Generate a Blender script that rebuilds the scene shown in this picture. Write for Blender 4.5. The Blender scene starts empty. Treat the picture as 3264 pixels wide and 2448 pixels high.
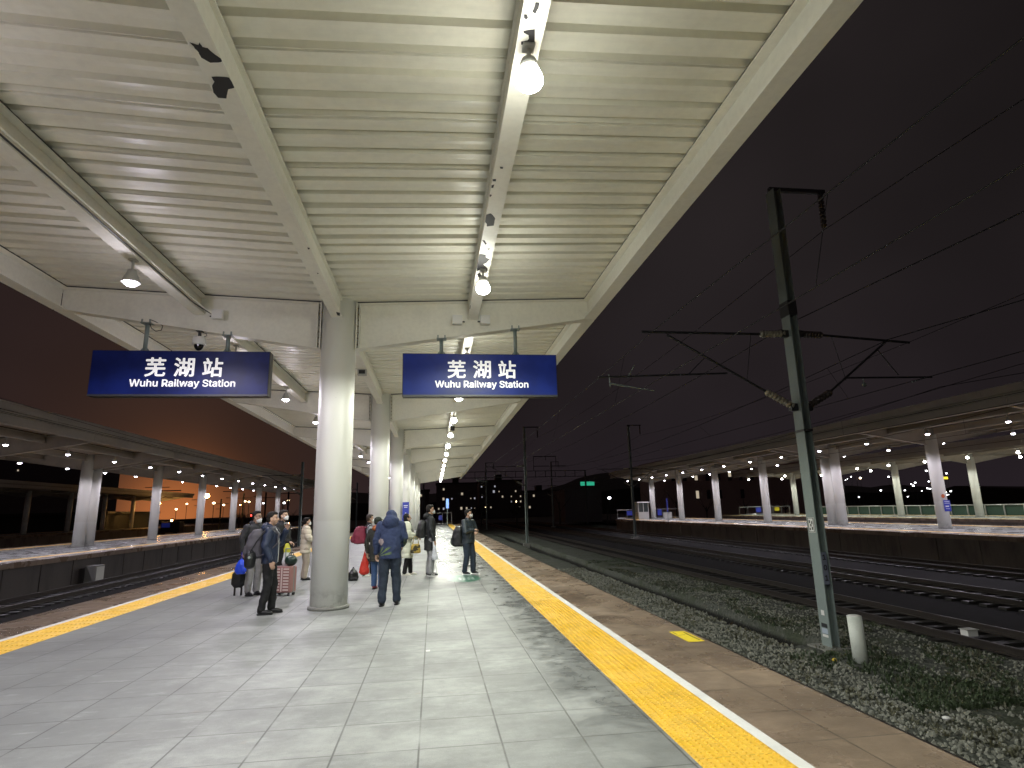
import bpy, math, random
import numpy as np
from mathutils import Vector, Matrix, noise
R = math.radians
sc = bpy.context.scene
COL = sc.collection
rng = np.random.default_rng(7)
random.seed(5)

# ------------------------------------------------------------------ camera
cam = bpy.data.cameras.new('camera')
cam.sensor_width = 36.0
cam.lens = 36.0 * 1870 / 3264
cam.clip_end = 3000
cam.clip_start = 0.05
cam_o = bpy.data.objects.new('camera', cam)
COL.objects.link(cam_o)
sc.camera = cam_o
_P, _Y, _Ro = R(12.08), R(7.72), R(1.4)
fw = Vector((math.sin(_Y) * math.cos(_P), math.cos(_Y) * math.cos(_P), math.sin(_P)))
rt = Vector((math.cos(_Y), -math.sin(_Y), 0))
up = rt.cross(fw)
r2 = rt * math.cos(_Ro) - up * math.sin(_Ro)
u2 = up * math.cos(_Ro) + rt * math.sin(_Ro)
cam_o.matrix_world = Matrix(((r2.x, u2.x, -fw.x, 0), (r2.y, u2.y, -fw.y, 0), (r2.z, u2.z, -fw.z, 1.66), (0, 0, 0, 1)))

# ------------------------------------------------------------------ exposure
sc.view_settings.view_transform = 'Standard'
sc.view_settings.look = 'None'
sc.view_settings.exposure = 0
sc.view_settings.gamma = 1
sc.render.engine = 'CYCLES'
sc.cycles.max_bounces = 6
sc.cycles.diffuse_bounces = 4
sc.cycles.glossy_bounces = 3
sc.cycles.sample_clamp_indirect = 4
sc.cycles.use_denoising = True
sc.cycles.caustics_reflective = False
sc.cycles.caustics_refractive = False

# ------------------------------------------------------------------ night sky
w = bpy.data.worlds.new('World')
sc.world = w
w.use_nodes = True
nt = w.node_tree
nt.nodes.clear()
L = nt.links.new
out = nt.nodes.new('ShaderNodeOutputWorld')
bg = nt.nodes.new('ShaderNodeBackground')
tc = nt.nodes.new('ShaderNodeTexCoord')
L(bg.outputs[0], out.inputs[0])


def wmath(op, a, b=None, clamp=False):
    n = nt.nodes.new('ShaderNodeMath')
    n.operation = op
    n.use_clamp = clamp
    for i, v in enumerate((a, b)):
        if v is None:
            continue
        if isinstance(v, (int, float)):
            n.inputs[i].default_value = v
        else:
            L(v, n.inputs[i])
    return n.outputs[0]


def wmix(fac, a, b):
    n = nt.nodes.new('ShaderNodeMix')
    n.data_type = 'RGBA'
    if isinstance(fac, (int, float)):
        n.inputs[0].default_value = fac
    else:
        L(fac, n.inputs[0])
    for i, v in ((6, a), (7, b)):
        if isinstance(v, tuple):
            n.inputs[i].default_value = v + (1,)
        else:
            L(v, n.inputs[i])
    return n.outputs[2]


def wdot(v):
    n = nt.nodes.new('ShaderNodeVectorMath')
    n.operation = 'DOT_PRODUCT'
    L(tc.outputs['Generated'], n.inputs[0])
    v = Vector(v).normalized()
    n.inputs[1].default_value = v
    return n.outputs['Value']


sepw = nt.nodes.new('ShaderNodeSeparateXYZ')
L(tc.outputs['Generated'], sepw.inputs[0])
# wide brown glow of the town on the left, violet on the right
side = wmath('MULTIPLY_ADD', sepw.outputs[0], -0.8)
side.node.inputs[2].default_value = 0.25
side.node.use_clamp = True
base = wmix(side, (0.0150, 0.0120, 0.0122), (0.0215, 0.0122, 0.0108))
low = wmath('POWER', wmath('SUBTRACT', 1.0, wmath('ABSOLUTE', sepw.outputs[2]), True), 5.0)
base = wmix(wmath('MULTIPLY', low, .55, True), base, (0.027, 0.0190, 0.0260))
dg = wdot((-0.37, 0.92, 0.03))
g1 = wmath('POWER', wmath('MAXIMUM', dg, 0.0), 34.0)
g2 = wmath('POWER', wmath('MAXIMUM', wdot((-0.372, 0.93, 0.0)), 0.0), 420.0)
base = wmix(wmath('MULTIPLY', g1, 0.95, True), base, (0.042, 0.0215, 0.0150))
g3 = wmath('POWER', wmath('MAXIMUM', wdot((-0.372, 0.93, 0.0)), 0.0), 90.0)
base = wmix(wmath('MULTIPLY', g3, 0.6, True), base, (0.078, 0.034, 0.018))
base = wmix(wmath('MULTIPLY', g2, 0.95, True), base, (0.50, 0.155, 0.045))
nz = nt.nodes.new('ShaderNodeTexNoise')
nz.inputs['Scale'].default_value = 2.0
nz.inputs['Detail'].default_value = 3
L(tc.outputs['Generated'], nz.inputs['Vector'])
cl = nt.nodes.new('ShaderNodeMapRange')
cl.inputs[1].default_value = 0.3
cl.inputs[2].default_value = 0.7
cl.inputs[3].default_value = 0.68
cl.inputs[4].default_value = 1.3
L(nz.outputs[0], cl.inputs[0])
L(base, bg.inputs[0])
L(cl.outputs[0], bg.inputs[1])


# ------------------------------------------------------------------ materials
def mat(name, color=(.5, .5, .5), rough=.6, metal=0., emit=None, es=1., build=None, spec=None):
    m = bpy.data.materials.new(name)
    m.use_nodes = True
    t = m.node_tree
    b = t.nodes['Principled BSDF']
    b.inputs['Base Color'].default_value = tuple(color) + (1,)
    b.inputs['Roughness'].default_value = rough
    b.inputs['Metallic'].default_value = metal
    if spec is not None:
        b.inputs['Specular IOR Level'].default_value = spec
    if emit:
        b.inputs['Emission Color'].default_value = tuple(emit) + (1,)
        b.inputs['Emission Strength'].default_value = es
    if build:
        build(t, b)
    return m


class NT:
    """small helper for node graphs"""

    def __init__(s, t):
        s.t = t
        s.co = None

    def n(s, kind, **kw):
        x = s.t.nodes.new(kind)
        for k, v in kw.items():
            setattr(x, k, v)
        return x

    def l(s, a, b):
        s.t.links.new(a, b)

    def obj(s):
        if not s.co:
            s.co = s.n('ShaderNodeTexCoord').outputs['Object']
        return s.co

    def m(s, op, a, b=0., c=None, clamp=False):
        x = s.n('ShaderNodeMath', operation=op, use_clamp=clamp)
        for i, v in enumerate((a, b, c)):
            if v is None:
                continue
            if isinstance(v, (int, float)):
                x.inputs[i].default_value = v
            else:
                s.l(v, x.inputs[i])
        return x.outputs[0]

    def noise(s, scale, detail=4, rough=.55, vec=None, dist=0.):
        x = s.n('ShaderNodeTexNoise')
        x.inputs['Scale'].default_value = scale
        x.inputs['Detail'].default_value = detail
        x.inputs['Roughness'].default_value = rough
        x.inputs['Distortion'].default_value = dist
        s.l(vec or s.obj(), x.inputs['Vector'])
        return x.outputs[0]

    def scale(s, v, vec=None):
        x = s.n('ShaderNodeVectorMath', operation='MULTIPLY')
        s.l(vec or s.obj(), x.inputs[0])
        x.inputs[1].default_value = v
        return x.outputs[0]

    def ramp(s, f, lo, hi, a=0., b=1., smooth=True):
        x = s.n('ShaderNodeMapRange')
        x.interpolation_type = 'SMOOTHSTEP' if smooth else 'LINEAR'
        for i, v in enumerate((lo, hi, a, b)):
            x.inputs[i + 1].default_value = v
        s.l(f, x.inputs[0])
        return x.outputs[0]

    def mix(s, f, a, b, blend='MIX'):
        x = s.n('ShaderNodeMix', data_type='RGBA', blend_type=blend)
        if isinstance(f, (int, float)):
            x.inputs[0].default_value = f
        else:
            s.l(f, x.inputs[0])
        for i, v in ((6, a), (7, b)):
            if isinstance(v, tuple):
                x.inputs[i].default_value = v + (1,)
            else:
                s.l(v, x.inputs[i])
        return x.outputs[2]

    def bump(s, h, strength, dist, b):
        x = s.n('ShaderNodeBump')
        x.inputs['Strength'].default_value = strength
        x.inputs['Distance'].default_value = dist
        s.l(h, x.inputs['Height'])
        s.l(x.outputs[0], b.inputs['Normal'])


def dirty(col, amount=.35, scale=1.5, dark=.45, streak=None, fine=30, bump=.15, rough=None):
    """surface with soft dirt, optional streaks along an axis"""
    def f(t, b):
        h = NT(t)
        v = h.scale(streak) if streak else None
        d = h.ramp(h.noise(scale, 6, .65, v), .45, .75, 0, amount)
        c = h.mix(d, tuple(col), tuple(x * dark for x in col))
        fn = h.noise(fine, 3)
        c = h.mix(h.ramp(fn, .35, .7, 0, .12), c, tuple(x * .55 for x in col))
        h.l(c, b.inputs['Base Color'])
        if rough:
            h.l(h.ramp(h.noise(scale * 2.3, 4), .3, .7, rough[0], rough[1]), b.inputs['Roughness'])
        if bump:
            h.bump(fn, bump, .004, b)
    return f


def edge_lines(h, coord_out, pitch, off, half):
    """1 on a joint line"""
    a = h.m('ADD', coord_out, off)
    a = h.m('DIVIDE', a, pitch)
    a = h.m('FRACT', a)
    a = h.m('SUBTRACT', a, .5)
    a = h.m('ABSOLUTE', a)
    return h.ramp(a, .5 - half / pitch * 1.0, .5 - half / pitch * .3, 0, 1, False)


def tile_floor(c0, c1, pitch=.6, ox=.1, oy=.1, wet=True, warm=(.30, .22, .17), tint=1., line=.010, rain=False):
    def f(t, b):
        h = NT(t)
        sp = h.n('ShaderNodeSeparateXYZ')
        h.l(h.obj(), sp.inputs[0])
        X, Y = sp.outputs[0], sp.outputs[1]
        ln = h.m('MAXIMUM', edge_lines(h, X, pitch, ox, line), h.m('MULTIPLY', edge_lines(h, Y, pitch, oy, line), .8))
        # break the joints up as in worn mortar
        ln = h.m('MULTIPLY', ln, h.ramp(h.noise(1.7, 4), .32, .52, .25, 1.))
        ix = h.m('FLOOR', h.m('DIVIDE', h.m('ADD', X, ox), pitch))
        iy = h.m('FLOOR', h.m('DIVIDE', h.m('ADD', Y, oy), pitch))
        cb = h.n('ShaderNodeCombineXYZ')
        h.l(ix, cb.inputs[0]); h.l(iy, cb.inputs[1])
        wn = h.n('ShaderNodeTexWhiteNoise', noise_dimensions='2D')
        h.l(cb.outputs[0], wn.inputs['Vector'])
        c = h.mix(wn.outputs['Value'], tuple(c0), tuple(c1))
        cloud = h.m('MULTIPLY', h.ramp(h.noise(.8, 7, .7), .3, .7, .66, 1.14, False), h.ramp(h.noise(4.5, 6, .75, h.scale((.6, 1.3, 1))), .3, .7, .80, 1.12, False))
        cc = h.n('ShaderNodeCombineXYZ')
        for i_ in range(3):
            h.l(cloud, cc.inputs[i_])
        c = h.mix(1., c, cc.outputs[0], 'MULTIPLY')
        # speckle of the granite
        c = h.mix(h.ramp(h.noise(160, 2), .42, .62, 0, .30), c, tuple(x * .55 for x in c0))
        c = h.mix(h.ramp(h.noise(90, 2), .58, .7, 0, .25), c, tuple(min(1, x * 1.5) for x in c0))
        # worn paths, scuffs, dirt and, along X, a painted falloff of light
        c = h.mix(h.ramp(h.noise(.45, 8, .72), .44, .60, 0, .5), c, tuple(x * .40 for x in c0))
        c = h.mix(h.ramp(X, -1.0, -4.2, 0, .68), c, tuple(x * .5 for x in c0))  # floor colour darkened leftwards to hold back the stronger left lamps
        c = h.mix(h.ramp(h.noise(7, 7, .75), .56, .70, 0, .35), c, tuple(x * .45 for x in c0))
        c = h.mix(h.ramp(h.noise(5.2, 8, .8, h.scale((.35, 2.2, 1))), .60, .72, 0, .4), c, tuple(min(1, x * 1.55) for x in c0))
        c = h.mix(h.ramp(h.noise(1.1, 8, .68), .44, .70, 0, .52), c, tuple(x * .5 for x in c0))
        c = h.mix(h.ramp(h.noise(3.5, 7, .7, h.scale((.5, 1.7, 1))), .55, .74, 0, .38), c, tuple(min(1, x * 1.45) for x in c0))
        c = h.mix(h.ramp(h.noise(2.6, 6, .7), .62, .72, 0, .25), c, tuple(warm))
        fine = h.noise(220, 2)
        if wet:
            # rain blown in from the open side, and a trodden wet trail
            mx = h.ramp(X, .35, 1.9, 0, 1)
            wnz = h.noise(2.1, 9, .68, h.scale((.9, 1.15, 1)), .9)
            m1 = h.m('MULTIPLY', h.ramp(h.m('ADD', h.m('MULTIPLY', mx, .42), wnz), .58, .98), h.ramp(Y, 2.5, 6.5, .6, 1))
            trail = h.m('MULTIPLY', h.ramp(Y, 13, 18), h.m('MULTIPLY', h.ramp(X, -.6, .3), h.ramp(wnz, .40, .58)))
            wetm = h.m('MAXIMUM', m1, trail)
            c = h.mix(h.m('MULTIPLY', wetm, .62), c, tuple(x * .34 for x in c0))
            rg = h.m('SUBTRACT', .52, h.m('MULTIPLY', wetm, .36))
            rg = h.m('ADD', rg, h.m('MULTIPLY', fine, .12))
            h.l(rg, b.inputs['Roughness'])
            bmp = h.m('ADD', h.m('MULTIPLY', h.noise(9, 5, .7), .35), h.m('MULTIPLY', fine, .25))
        else:
            h.l(h.ramp(h.noise(1.3, 5), .35, .65, .16, .5), b.inputs['Roughness'])
            bmp = h.m('ADD', h.m('MULTIPLY', h.noise(38, 4, .7), 1.6), h.m('MULTIPLY', fine, .5))
        c = h.mix(h.m('MULTIPLY', ln, .72), c, (.035, .034, .03))
        h.l(c, b.inputs['Base Color'])
        bmp = h.m('SUBTRACT', bmp, h.m('MULTIPLY', ln, .8))
        h.bump(bmp, .45, .004, b)
    return f


M = {}
M['floor'] = mat('grey_granite', build=tile_floor((.33, .345, .335), (.38, .395, .38)))
M['floor_dry'] = mat('pale_granite', build=tile_floor((.33, .345, .335), (.38, .395, .38), wet=False))
M['edge_stone'] = mat('brown_granite', build=tile_floor((.30, .225, .165), (.35, .265, .19), pitch=.62, ox=.19, oy=.04, wet=False, warm=(.30, .17, .12), rain=True))


def wetedge(t, b):
    pass


def yellow(t, b):
    h = NT(t)
    n1 = h.noise(6, 6, .7)
    c = h.mix(h.ramp(n1, .4, .75, 0, .5), (.82, .50, .045), (.55, .33, .04))
    c = h.mix(h.ramp(h.noise(70, 3), .55, .7, 0, .3), c, (.95, .72, .25))
    sp = h.n('ShaderNodeSeparateXYZ'); h.l(h.obj(), sp.inputs[0])
    ln = h.m('MAXIMUM', edge_lines(h, sp.outputs[0], .3, .08, .006), edge_lines(h, sp.outputs[1], .32, .0, .006))
    ln = h.m('MULTIPLY', ln, h.ramp(h.noise(2.3, 3), .4, .6, .15, 1))
    c = h.mix(h.m('MULTIPLY', ln, .6), c, (.18, .10, .02))
    c = h.mix(h.ramp(h.noise(1.3, 6, .7), .52, .7, 0, .35), c, (.42, .27, .06))
    h.l(c, b.inputs['Base Color'])
    h.l(h.ramp(h.noise(3, 5), .35, .65, .28, .6), b.inputs['Roughness'])
    h.bump(h.noise(60, 3), .3, .003, b)


M['yellow'] = mat('yellow_tactile_paving', build=yellow)
M['white_line'] = mat('white_line_paint', build=dirty((.78, .78, .76), .3, 3, .6, rough=(.35, .6)))
M['cream'] = mat('cream_steel_paint', build=dirty((.84, .825, .735), .30, 1.2, .62, streak=(1, .25, 1), fine=14, bump=.08, rough=(.4, .6)))
M['sheet'] = mat('cream_roof_sheet', build=dirty((.83, .815, .70), .34, .7, .62, streak=(.3, 2.5, 1), fine=9, bump=.1, rough=(.35, .55)))
M['cream_shade'] = mat('shade_toned_cream_steel', build=dirty((.46, .42, .36), .45, 1.2, .5, streak=(1, .25, 1)))  # darker copy of the cream paint, weak bounce light put into the colour
M['sheet_shade'] = mat('shade_toned_roof_sheet', build=dirty((.40, .34, .28), .45, .7, .5, streak=(.3, 2.5, 1)))  # sheet darkened in its colour for the dim undersides of the other canopies
M['rust'] = mat('brown_stained_steel', build=dirty((.42, .36, .27), .6, 3, .5, streak=(1, .2, 1)))
M['bare'] = mat('flaked_dark_metal', (.018, .017, .018), .7)
M['seam'] = mat('painted_gap_shade', (.05, .048, .042), .8)  # dark filler strips above the beams, standing in for shadowed gaps
def colpaint(t, b):
    h = NT(t)
    sp = h.n('ShaderNodeSeparateXYZ'); h.l(h.obj(), sp.inputs[0])
    Z = sp.outputs[2]
    c = h.mix(h.ramp(Z, 1.52, 1.56), (.86, .865, .82), (.80, .80, .745))
    c = h.mix(h.ramp(h.noise(1.4, 6, .6, h.scale((1, 1, .3))), .5, .8, 0, .16), c, (.55, .54, .49))
    c = h.mix(h.m('MULTIPLY', h.ramp(Z, .55, .0), h.ramp(h.noise(5, 6, .7), .42, .66, 0, .6)), c, (.33, .32, .29))
    c = h.mix(h.ramp(h.noise(24, 3, .7), .70, .74, 0, .5), c, (.4, .39, .36))
    h.l(c, b.inputs['Base Color'])
    h.l(h.ramp(Z, 1.52, 1.56, .32, .5), b.inputs['Roughness'])


M['column'] = mat('white_column_paint', build=colpaint)
M['grey_base'] = mat('grey_cement', build=dirty((.22, .22, .20), .5, 5, .5))
M['steel'] = mat('galvanised_steel', build=dirty((.24, .29, .28), .45, 1.5, .6, streak=(1, 1, .3), bump=.1, rough=(.4, .6)), metal=.15)
M['darksteel'] = mat('dark_grey_steel', (.05, .052, .056), .5, .4)
M['wire'] = mat('dark_cable', (.02, .02, .022), .6, .3)
M['ins'] = mat('glazed_insulator', build=dirty((.40, .38, .30), .4, 8, .5), rough=.3)
M['ins_dark'] = mat('brown_glazed_insulator', (.06, .045, .04), .3)
M['rail'] = mat('worn_rail_steel', (.035, .028, .024), .5, .3)
M['sleeper'] = mat('sleeper_concrete', build=dirty((.020, .019, .018), .5, 4, .5))
M['blue_sign'] = None
M['black'] = mat('black_plastic', (.015, .015, .017), .45)
M['white_pl'] = mat('white_plastic', (.72, .72, .70), .4)
M['face_dark'] = mat('shade_darkened_platform_face', build=dirty((.055, .047, .042), .75, 1.3, .28, streak=(1, 1, .25), fine=12, bump=.3))  # streaked face, its shade put into the colour against our left lamps
M['grey_pl'] = mat('grey_plastic', (.45, .45, .42), .5)
M['lamp_white'] = mat('lit_lamp_glass_warm', (1, 1, 1), .3, emit=(1, .98, .90), es=45)
M['lamp_lilac'] = mat('lit_lamp_glass_cool', (1, 1, 1), .3, emit=(.93, .88, 1.), es=45)
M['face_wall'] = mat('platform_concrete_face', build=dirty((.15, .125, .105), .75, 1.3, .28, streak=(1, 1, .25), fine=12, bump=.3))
M['orange_lamp'] = mat('lit_sodium_lamp', (1, .6, .2), .3, emit=(1, .52, .14), es=90)
M['far_white'] = mat('distant_white_light', (1, 1, 1), .3, emit=(.95, .97, 1), es=8)
M['far_warm'] = mat('distant_warm_light', (1, 1, 1), .3, emit=(1, .72, .4), es=9)
M['far_red'] = mat('lit_red_signal', (1, 0, 0), .3, emit=(1, .04, .03), es=10)
M['green_neon'] = mat('green_lit_sign', (0, .3, .2), .3, emit=(.04, .62, .36), es=.6)
M['window_lit'] = mat('lit_window', (1, .9, .7), .4, emit=(1, .85, .62), es=.45)
M['window_cool'] = mat('lit_window_cool', (.9, .9, 1), .4, emit=(.85, .88, 1), es=.4)
M['window_dark'] = mat('unlit_window', (.01, .01, .013), .2)
M['bld_far'] = mat('far_block_render', build=dirty((.10, .09, .10), .5, .1, .5, bump=0))
M['bld_pink'] = mat('pink_rendered_wall', (.34, .24, .23), .9)
M['hill'] = mat('dark_hillside', build=dirty((.022, .024, .02), .6, .02, .4, bump=0))
M['fence_green'] = mat('green_mesh_fence', (.015, .045, .030), .6)
M['fence_steel'] = mat('stainless_rail', (.55, .56, .56), .3, .8)
M['blue_plate'] = mat('blue_plate', (.03, .045, .32), .4, emit=(.03, .05, .4), es=.12)
M['blue_lit'] = mat('lit_pale_blue_panel', (.2, .35, .8), .4, emit=(.16, .30, .85), es=.75)
M['white_mark'] = mat('white_lettering', (.8, .8, .8), .5)


# ------------------------------------------------------------------ mesh helpers
class MB:
    def __init__(s):
        s.v = []
        s.f = []
        s.mi = []
        s.cur = 0
        s.sm = []
        s.smooth = False

    def add(s, vs, fs):
        o = len(s.v)
        s.v.extend([tuple(map(float, p)) for p in vs])
        for f in fs:
            s.f.append([o + i for i in f])
            s.mi.append(s.cur)
            s.sm.append(s.smooth)

    def box(s, x0, x1, y0, y1, z0, z1):
        vs = [(x, y, z) for z in (z0, z1) for y in (y0, y1) for x in (x0, x1)]
        s.add(vs, [(0, 2, 3, 1), (4, 5, 7, 6), (0, 1, 5, 4), (2, 6, 7, 3), (0, 4, 6, 2), (1, 3, 7, 5)])
        return s

    def hexa(s, b, t):
        s.add(list(b) + list(t), [(3, 2, 1, 0), (4, 5, 6, 7), (0, 1, 5, 4), (1, 2, 6, 5), (2, 3, 7, 6), (3, 0, 4, 7)])
        return s

    def quad(s, *p):
        s.add(p, [tuple(range(len(p)))])
        return s

    def obox(s, c, ax, half):
        """oriented box: centre, 3 axis vectors, half sizes"""
        c = Vector(c)
        a = [Vector(v).normalized() * h for v, h in zip(ax, half)]
        vs = [c + a[0] * i + a[1] * j + a[2] * k for k in (-1, 1) for j in (-1, 1) for i in (-1, 1)]
        s.add(vs, [(0, 2, 3, 1), (4, 5, 7, 6), (0, 1, 5, 4), (2, 6, 7, 3), (0, 4, 6, 2), (1, 3, 7, 5)])
        return s

    def cyl(s, p0, p1, r0, r1=None, n=12, caps=True):
        r1 = r0 if r1 is None else r1
        p0, p1 = Vector(p0), Vector(p1)
        d = (p1 - p0).normalized()
        a = d.orthogonal().normalized()
        b = d.cross(a)
        vs = []
        for p, r in ((p0, r0), (p1, r1)):
            for i in range(n):
                t = 2 * math.pi * i / n
                vs.append(p + (a * math.cos(t) + b * math.sin(t)) * r)
        fs = [(i, (i + 1) % n, n + (i + 1) % n, n + i) for i in range(n)]
        if caps:
            fs += [tuple(reversed(range(n))), tuple(range(n, 2 * n))]
        s.add(vs, fs)
        return s

    def tube(s, pts, r, n=6):
        for a, b in zip(pts[:-1], pts[1:]):
            s.cyl(a, b, r, r, n)
        return s

    def lathe(s, prof, c=(0, 0, 0), n=16, axis='z'):
        vs = []
        for (r, z) in prof:
            for i in range(n):
                t = 2 * math.pi * i / n
                vs.append((c[0] + r * math.cos(t), c[1] + r * math.sin(t), c[2] + z))
        fs = []
        for k in range(len(prof) - 1):
            for i in range(n):
                fs.append((k * n + i, k * n + (i + 1) % n, (k + 1) * n + (i + 1) % n, (k + 1) * n + i))
        fs.append(tuple(reversed(range(n))))
        fs.append(tuple(range((len(prof) - 1) * n, len(prof) * n)))
        s.add(vs, fs)
        return s

    def ell(s, c, r, n=12, m=8, rot=None):
        c = Vector(c)
        rings = []
        vs = []
        for j in range(1, m):
            ph = math.pi * j / m
            for i in range(n):
                t = 2 * math.pi * i / n
                p = Vector((r[0] * math.sin(ph) * math.cos(t), r[1] * math.sin(ph) * math.sin(t), r[2] * math.cos(ph)))
                vs.append(p)
        vs.append(Vector((0, 0, r[2])))
        vs.append(Vector((0, 0, -r[2])))
        if rot is not None:
            vs = [rot @ p for p in vs]
        vs = [p + c for p in vs]
        fs = []
        for j in range(m - 2):
            for i in range(n):
                fs.append((j * n + i, (j + 1) * n + i, (j + 1) * n + (i + 1) % n, j * n + (i + 1) % n))
        T, B = len(vs) - 2, len(vs) - 1
        for i in range(n):
            fs.append((T, i, (i + 1) % n))
            fs.append((B, (m - 2) * n + (i + 1) % n, (m - 2) * n + i))
        s.add(vs, fs)
        return s

    def chain(s, pts, rad, n=12):
        for p, r in zip(pts, rad):
            s.ell(p, (r, r, r), n, 8)
        for k in range(len(pts) - 1):
            s.cyl(pts[k], pts[k + 1], rad[k] * .995, rad[k + 1] * .995, n)
        return s

    def loft(s, rings, n=20):
        """rings: (cx, cy, cz, rx, ry[, power])"""
        vs = []
        for q in rings:
            cx, cy, cz, rx, ry = q[:5]
            pw = q[5] if len(q) > 5 else 2.3
            for i in range(n):
                t = 2 * math.pi * i / n
                c_, s_ = math.cos(t), math.sin(t)
                vs.append((cx + rx * math.copysign(abs(c_) ** (2 / pw), c_), cy + ry * math.copysign(abs(s_) ** (2 / pw), s_), cz))
        fs = []
        for k in range(len(rings) - 1):
            for i in range(n):
                fs.append((k * n + i, k * n + (i + 1) % n, (k + 1) * n + (i + 1) % n, (k + 1) * n + i))
        up_ = rings[-1][2] > rings[0][2]
        fs.append(tuple(reversed(range(n))))
        fs.append(tuple(range((len(rings) - 1) * n, len(rings) * n)))
        if not up_:
            fs = [tuple(reversed(f)) for f in fs]
        s.add(vs, fs)
        return s

    def mesh(s, name, mats, off=(0, 0, 0)):
        me = bpy.data.meshes.new(name)
        ox, oy, oz = off
        me.from_pydata([(x - ox, y - oy, z - oz) for x, y, z in s.v], [], s.f)
        if not isinstance(mats, (list, tuple)):
            mats = [mats]
        for m_ in mats:
            me.materials.append(m_)
        me.polygons.foreach_set('material_index', s.mi)
        me.polygons.foreach_set('use_smooth', s.sm)
        me.update()
        return me


def world_off(p):
    o = Vector((0, 0, 0))
    while p is not None:
        o = o + p.location
        p = p.parent
    return o


def obj(name, mb, mats, parent=None, label=None, kind=None, bevel=0.):
    me = mb.mesh(name, mats, world_off(parent)) if isinstance(mb, MB) else mb
    o = bpy.data.objects.new(name, me)
    COL.objects.link(o)
    if parent:
        o.parent = parent
    if label:
        o['label'] = label
    if kind:
        o['kind'] = kind
    if bevel:
        m_ = o.modifiers.new('bevel', 'BEVEL')
        m_.width = bevel
        m_.segments = 2
        m_.limit_method = 'ANGLE'
    return o


def tag(o, label, cat, group=None):
    o['label'] = label
    o['category'] = cat
    if group:
        o['group'] = group
    return o


def thing(name, label, cat, loc=(0, 0, 0), rz=0., group=None):
    o = bpy.data.objects.new(name, None)
    o.empty_display_size = .2
    COL.objects.link(o)
    o.location = loc
    o.rotation_euler = (0, 0, rz)
    return tag(o, label, cat, group)


def struct(name, mb, mats):
    return obj(name, mb, mats, kind='structure')


def dup(root, loc, rz=0., label=None, group=None):
    def cp(o, par):
        c = o.copy()
        COL.objects.link(c)
        c.parent = par
        for ch in list(o.children):
            cp(ch, c)
        return c
    r = cp(root, None)
    r.location = loc
    r.rotation_euler = (0, 0, rz)
    if label:
        r['label'] = label
    if group:
        r['group'] = group
    return r


LATIN = None
try:
    import os
    LATIN = bpy.data.fonts.load(os.path.join(bpy.utils.resource_path('LOCAL'), 'datafiles', 'fonts', 'Inter.woff2'))
except Exception:
    LATIN = None


def text_mesh(body, size, bold=0., extrude=.002, width=1., spacing=1., line=1.):
    cu = bpy.data.curves.new('lettering', 'FONT')
    cu.body = body
    if LATIN and body.isascii():
        cu.font = LATIN
    cu.size = size
    cu.offset = bold
    cu.extrude = extrude
    cu.align_x = 'CENTER'
    cu.align_y = 'CENTER'
    cu.space_character = spacing
    cu.space_line = line
    cu.resolution_u = 4
    o = bpy.data.objects.new('tmp', cu)
    COL.objects.link(o)
    bpy.context.view_layer.update()
    me = bpy.data.meshes.new_from_object(o.evaluated_get(bpy.context.evaluated_depsgraph_get()))
    bpy.data.objects.remove(o)
    bpy.data.curves.remove(cu)
    return me


def put_text(name, body, size, m_, parent, loc, rot, bold=0., spacing=1., target=None):
    me0 = text_mesh(body, size, 0, spacing=spacing)
    n0 = len(me0.vertices)
    co = np.empty(n0 * 3)
    me0.vertices.foreach_get('co', co)
    co = co.reshape(-1, 3)
    fs = [list(p_.vertices) for p_ in me0.polygons]
    if bold:        # heavier strokes: the same outline laid over itself with small shifts
        sh_ = [(math.cos(a) * bold, math.sin(a) * bold, .0004 * i) for i, a in enumerate(np.arange(8) * math.pi / 4)]
        co = np.concatenate([co + np.array(d) for d in sh_])
        fs = [[v + n0 * i for v in f] for i in range(8) for f in fs]
    me = bpy.data.meshes.new(name)
    me.from_pydata(co.tolist(), [], fs)
    mn, mx = co.min(0), co.max(0)
    co[:, :2] -= (mn + mx)[:2] / 2
    if target:
        for k in (0, 1):
            if target[k]:
                co[:, k] *= target[k] / (mx[k] - mn[k])
    rotm = np.array(rot.to_3x3())
    co = co @ rotm.T + np.array(loc) - np.array(world_off(parent))
    me.vertices.foreach_set('co', co.ravel())
    me.materials.clear()
    me.materials.append(m_)
    me.update()
    return obj(name, me, None, parent)


FACE_S = Matrix.Rotation(R(90), 4, 'X')      # lettering read from the south (camera side)

ORD = ['first', 'second', 'third', 'fourth', 'fifth', 'sixth', 'seventh', 'eighth', 'ninth', 'tenth', 'eleventh',
       'twelfth', 'thirteenth', 'fourteenth', 'fifteenth', 'sixteenth', 'seventeenth', 'eighteenth']
# ================================================================== GROUND AND PLATFORMS
PZ = -1.30                                     # ballast level
mb = MB()
mb.quad((-900, -60, PZ - .55), (900, -60, PZ - .55), (900, 1500, PZ - .55), (-900, 1500, PZ - .55))
struct('ground', mb, mat('dark_soil', build=dirty((.05, .045, .038), .6, .5, .4, bump=.5)))


def height_strip(name, x0, x1, y0, y1, dx, dy, fz, m_):
    xs = np.arange(x0, x1 + dx * .5, dx)
    ys = np.arange(y0, y1 + dy * .5, dy)
    mb = MB()
    vs = []
    for y in ys:
        for x in xs:
            vs.append((x, y, fz(x, y)))
    n = len(xs)
    fs = [(j * n + i, j * n + i + 1, (j + 1) * n + i + 1, (j + 1) * n + i) for j in range(len(ys) - 1) for i in range(n - 1)]
    mb.smooth = True
    mb.add(vs, fs)
    return struct(name, mb, m_)


def smooth(a, b, x):
    t = min(1, max(0, (x - a) / (b - a)))
    return t * t * (3 - 2 * t)


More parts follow.
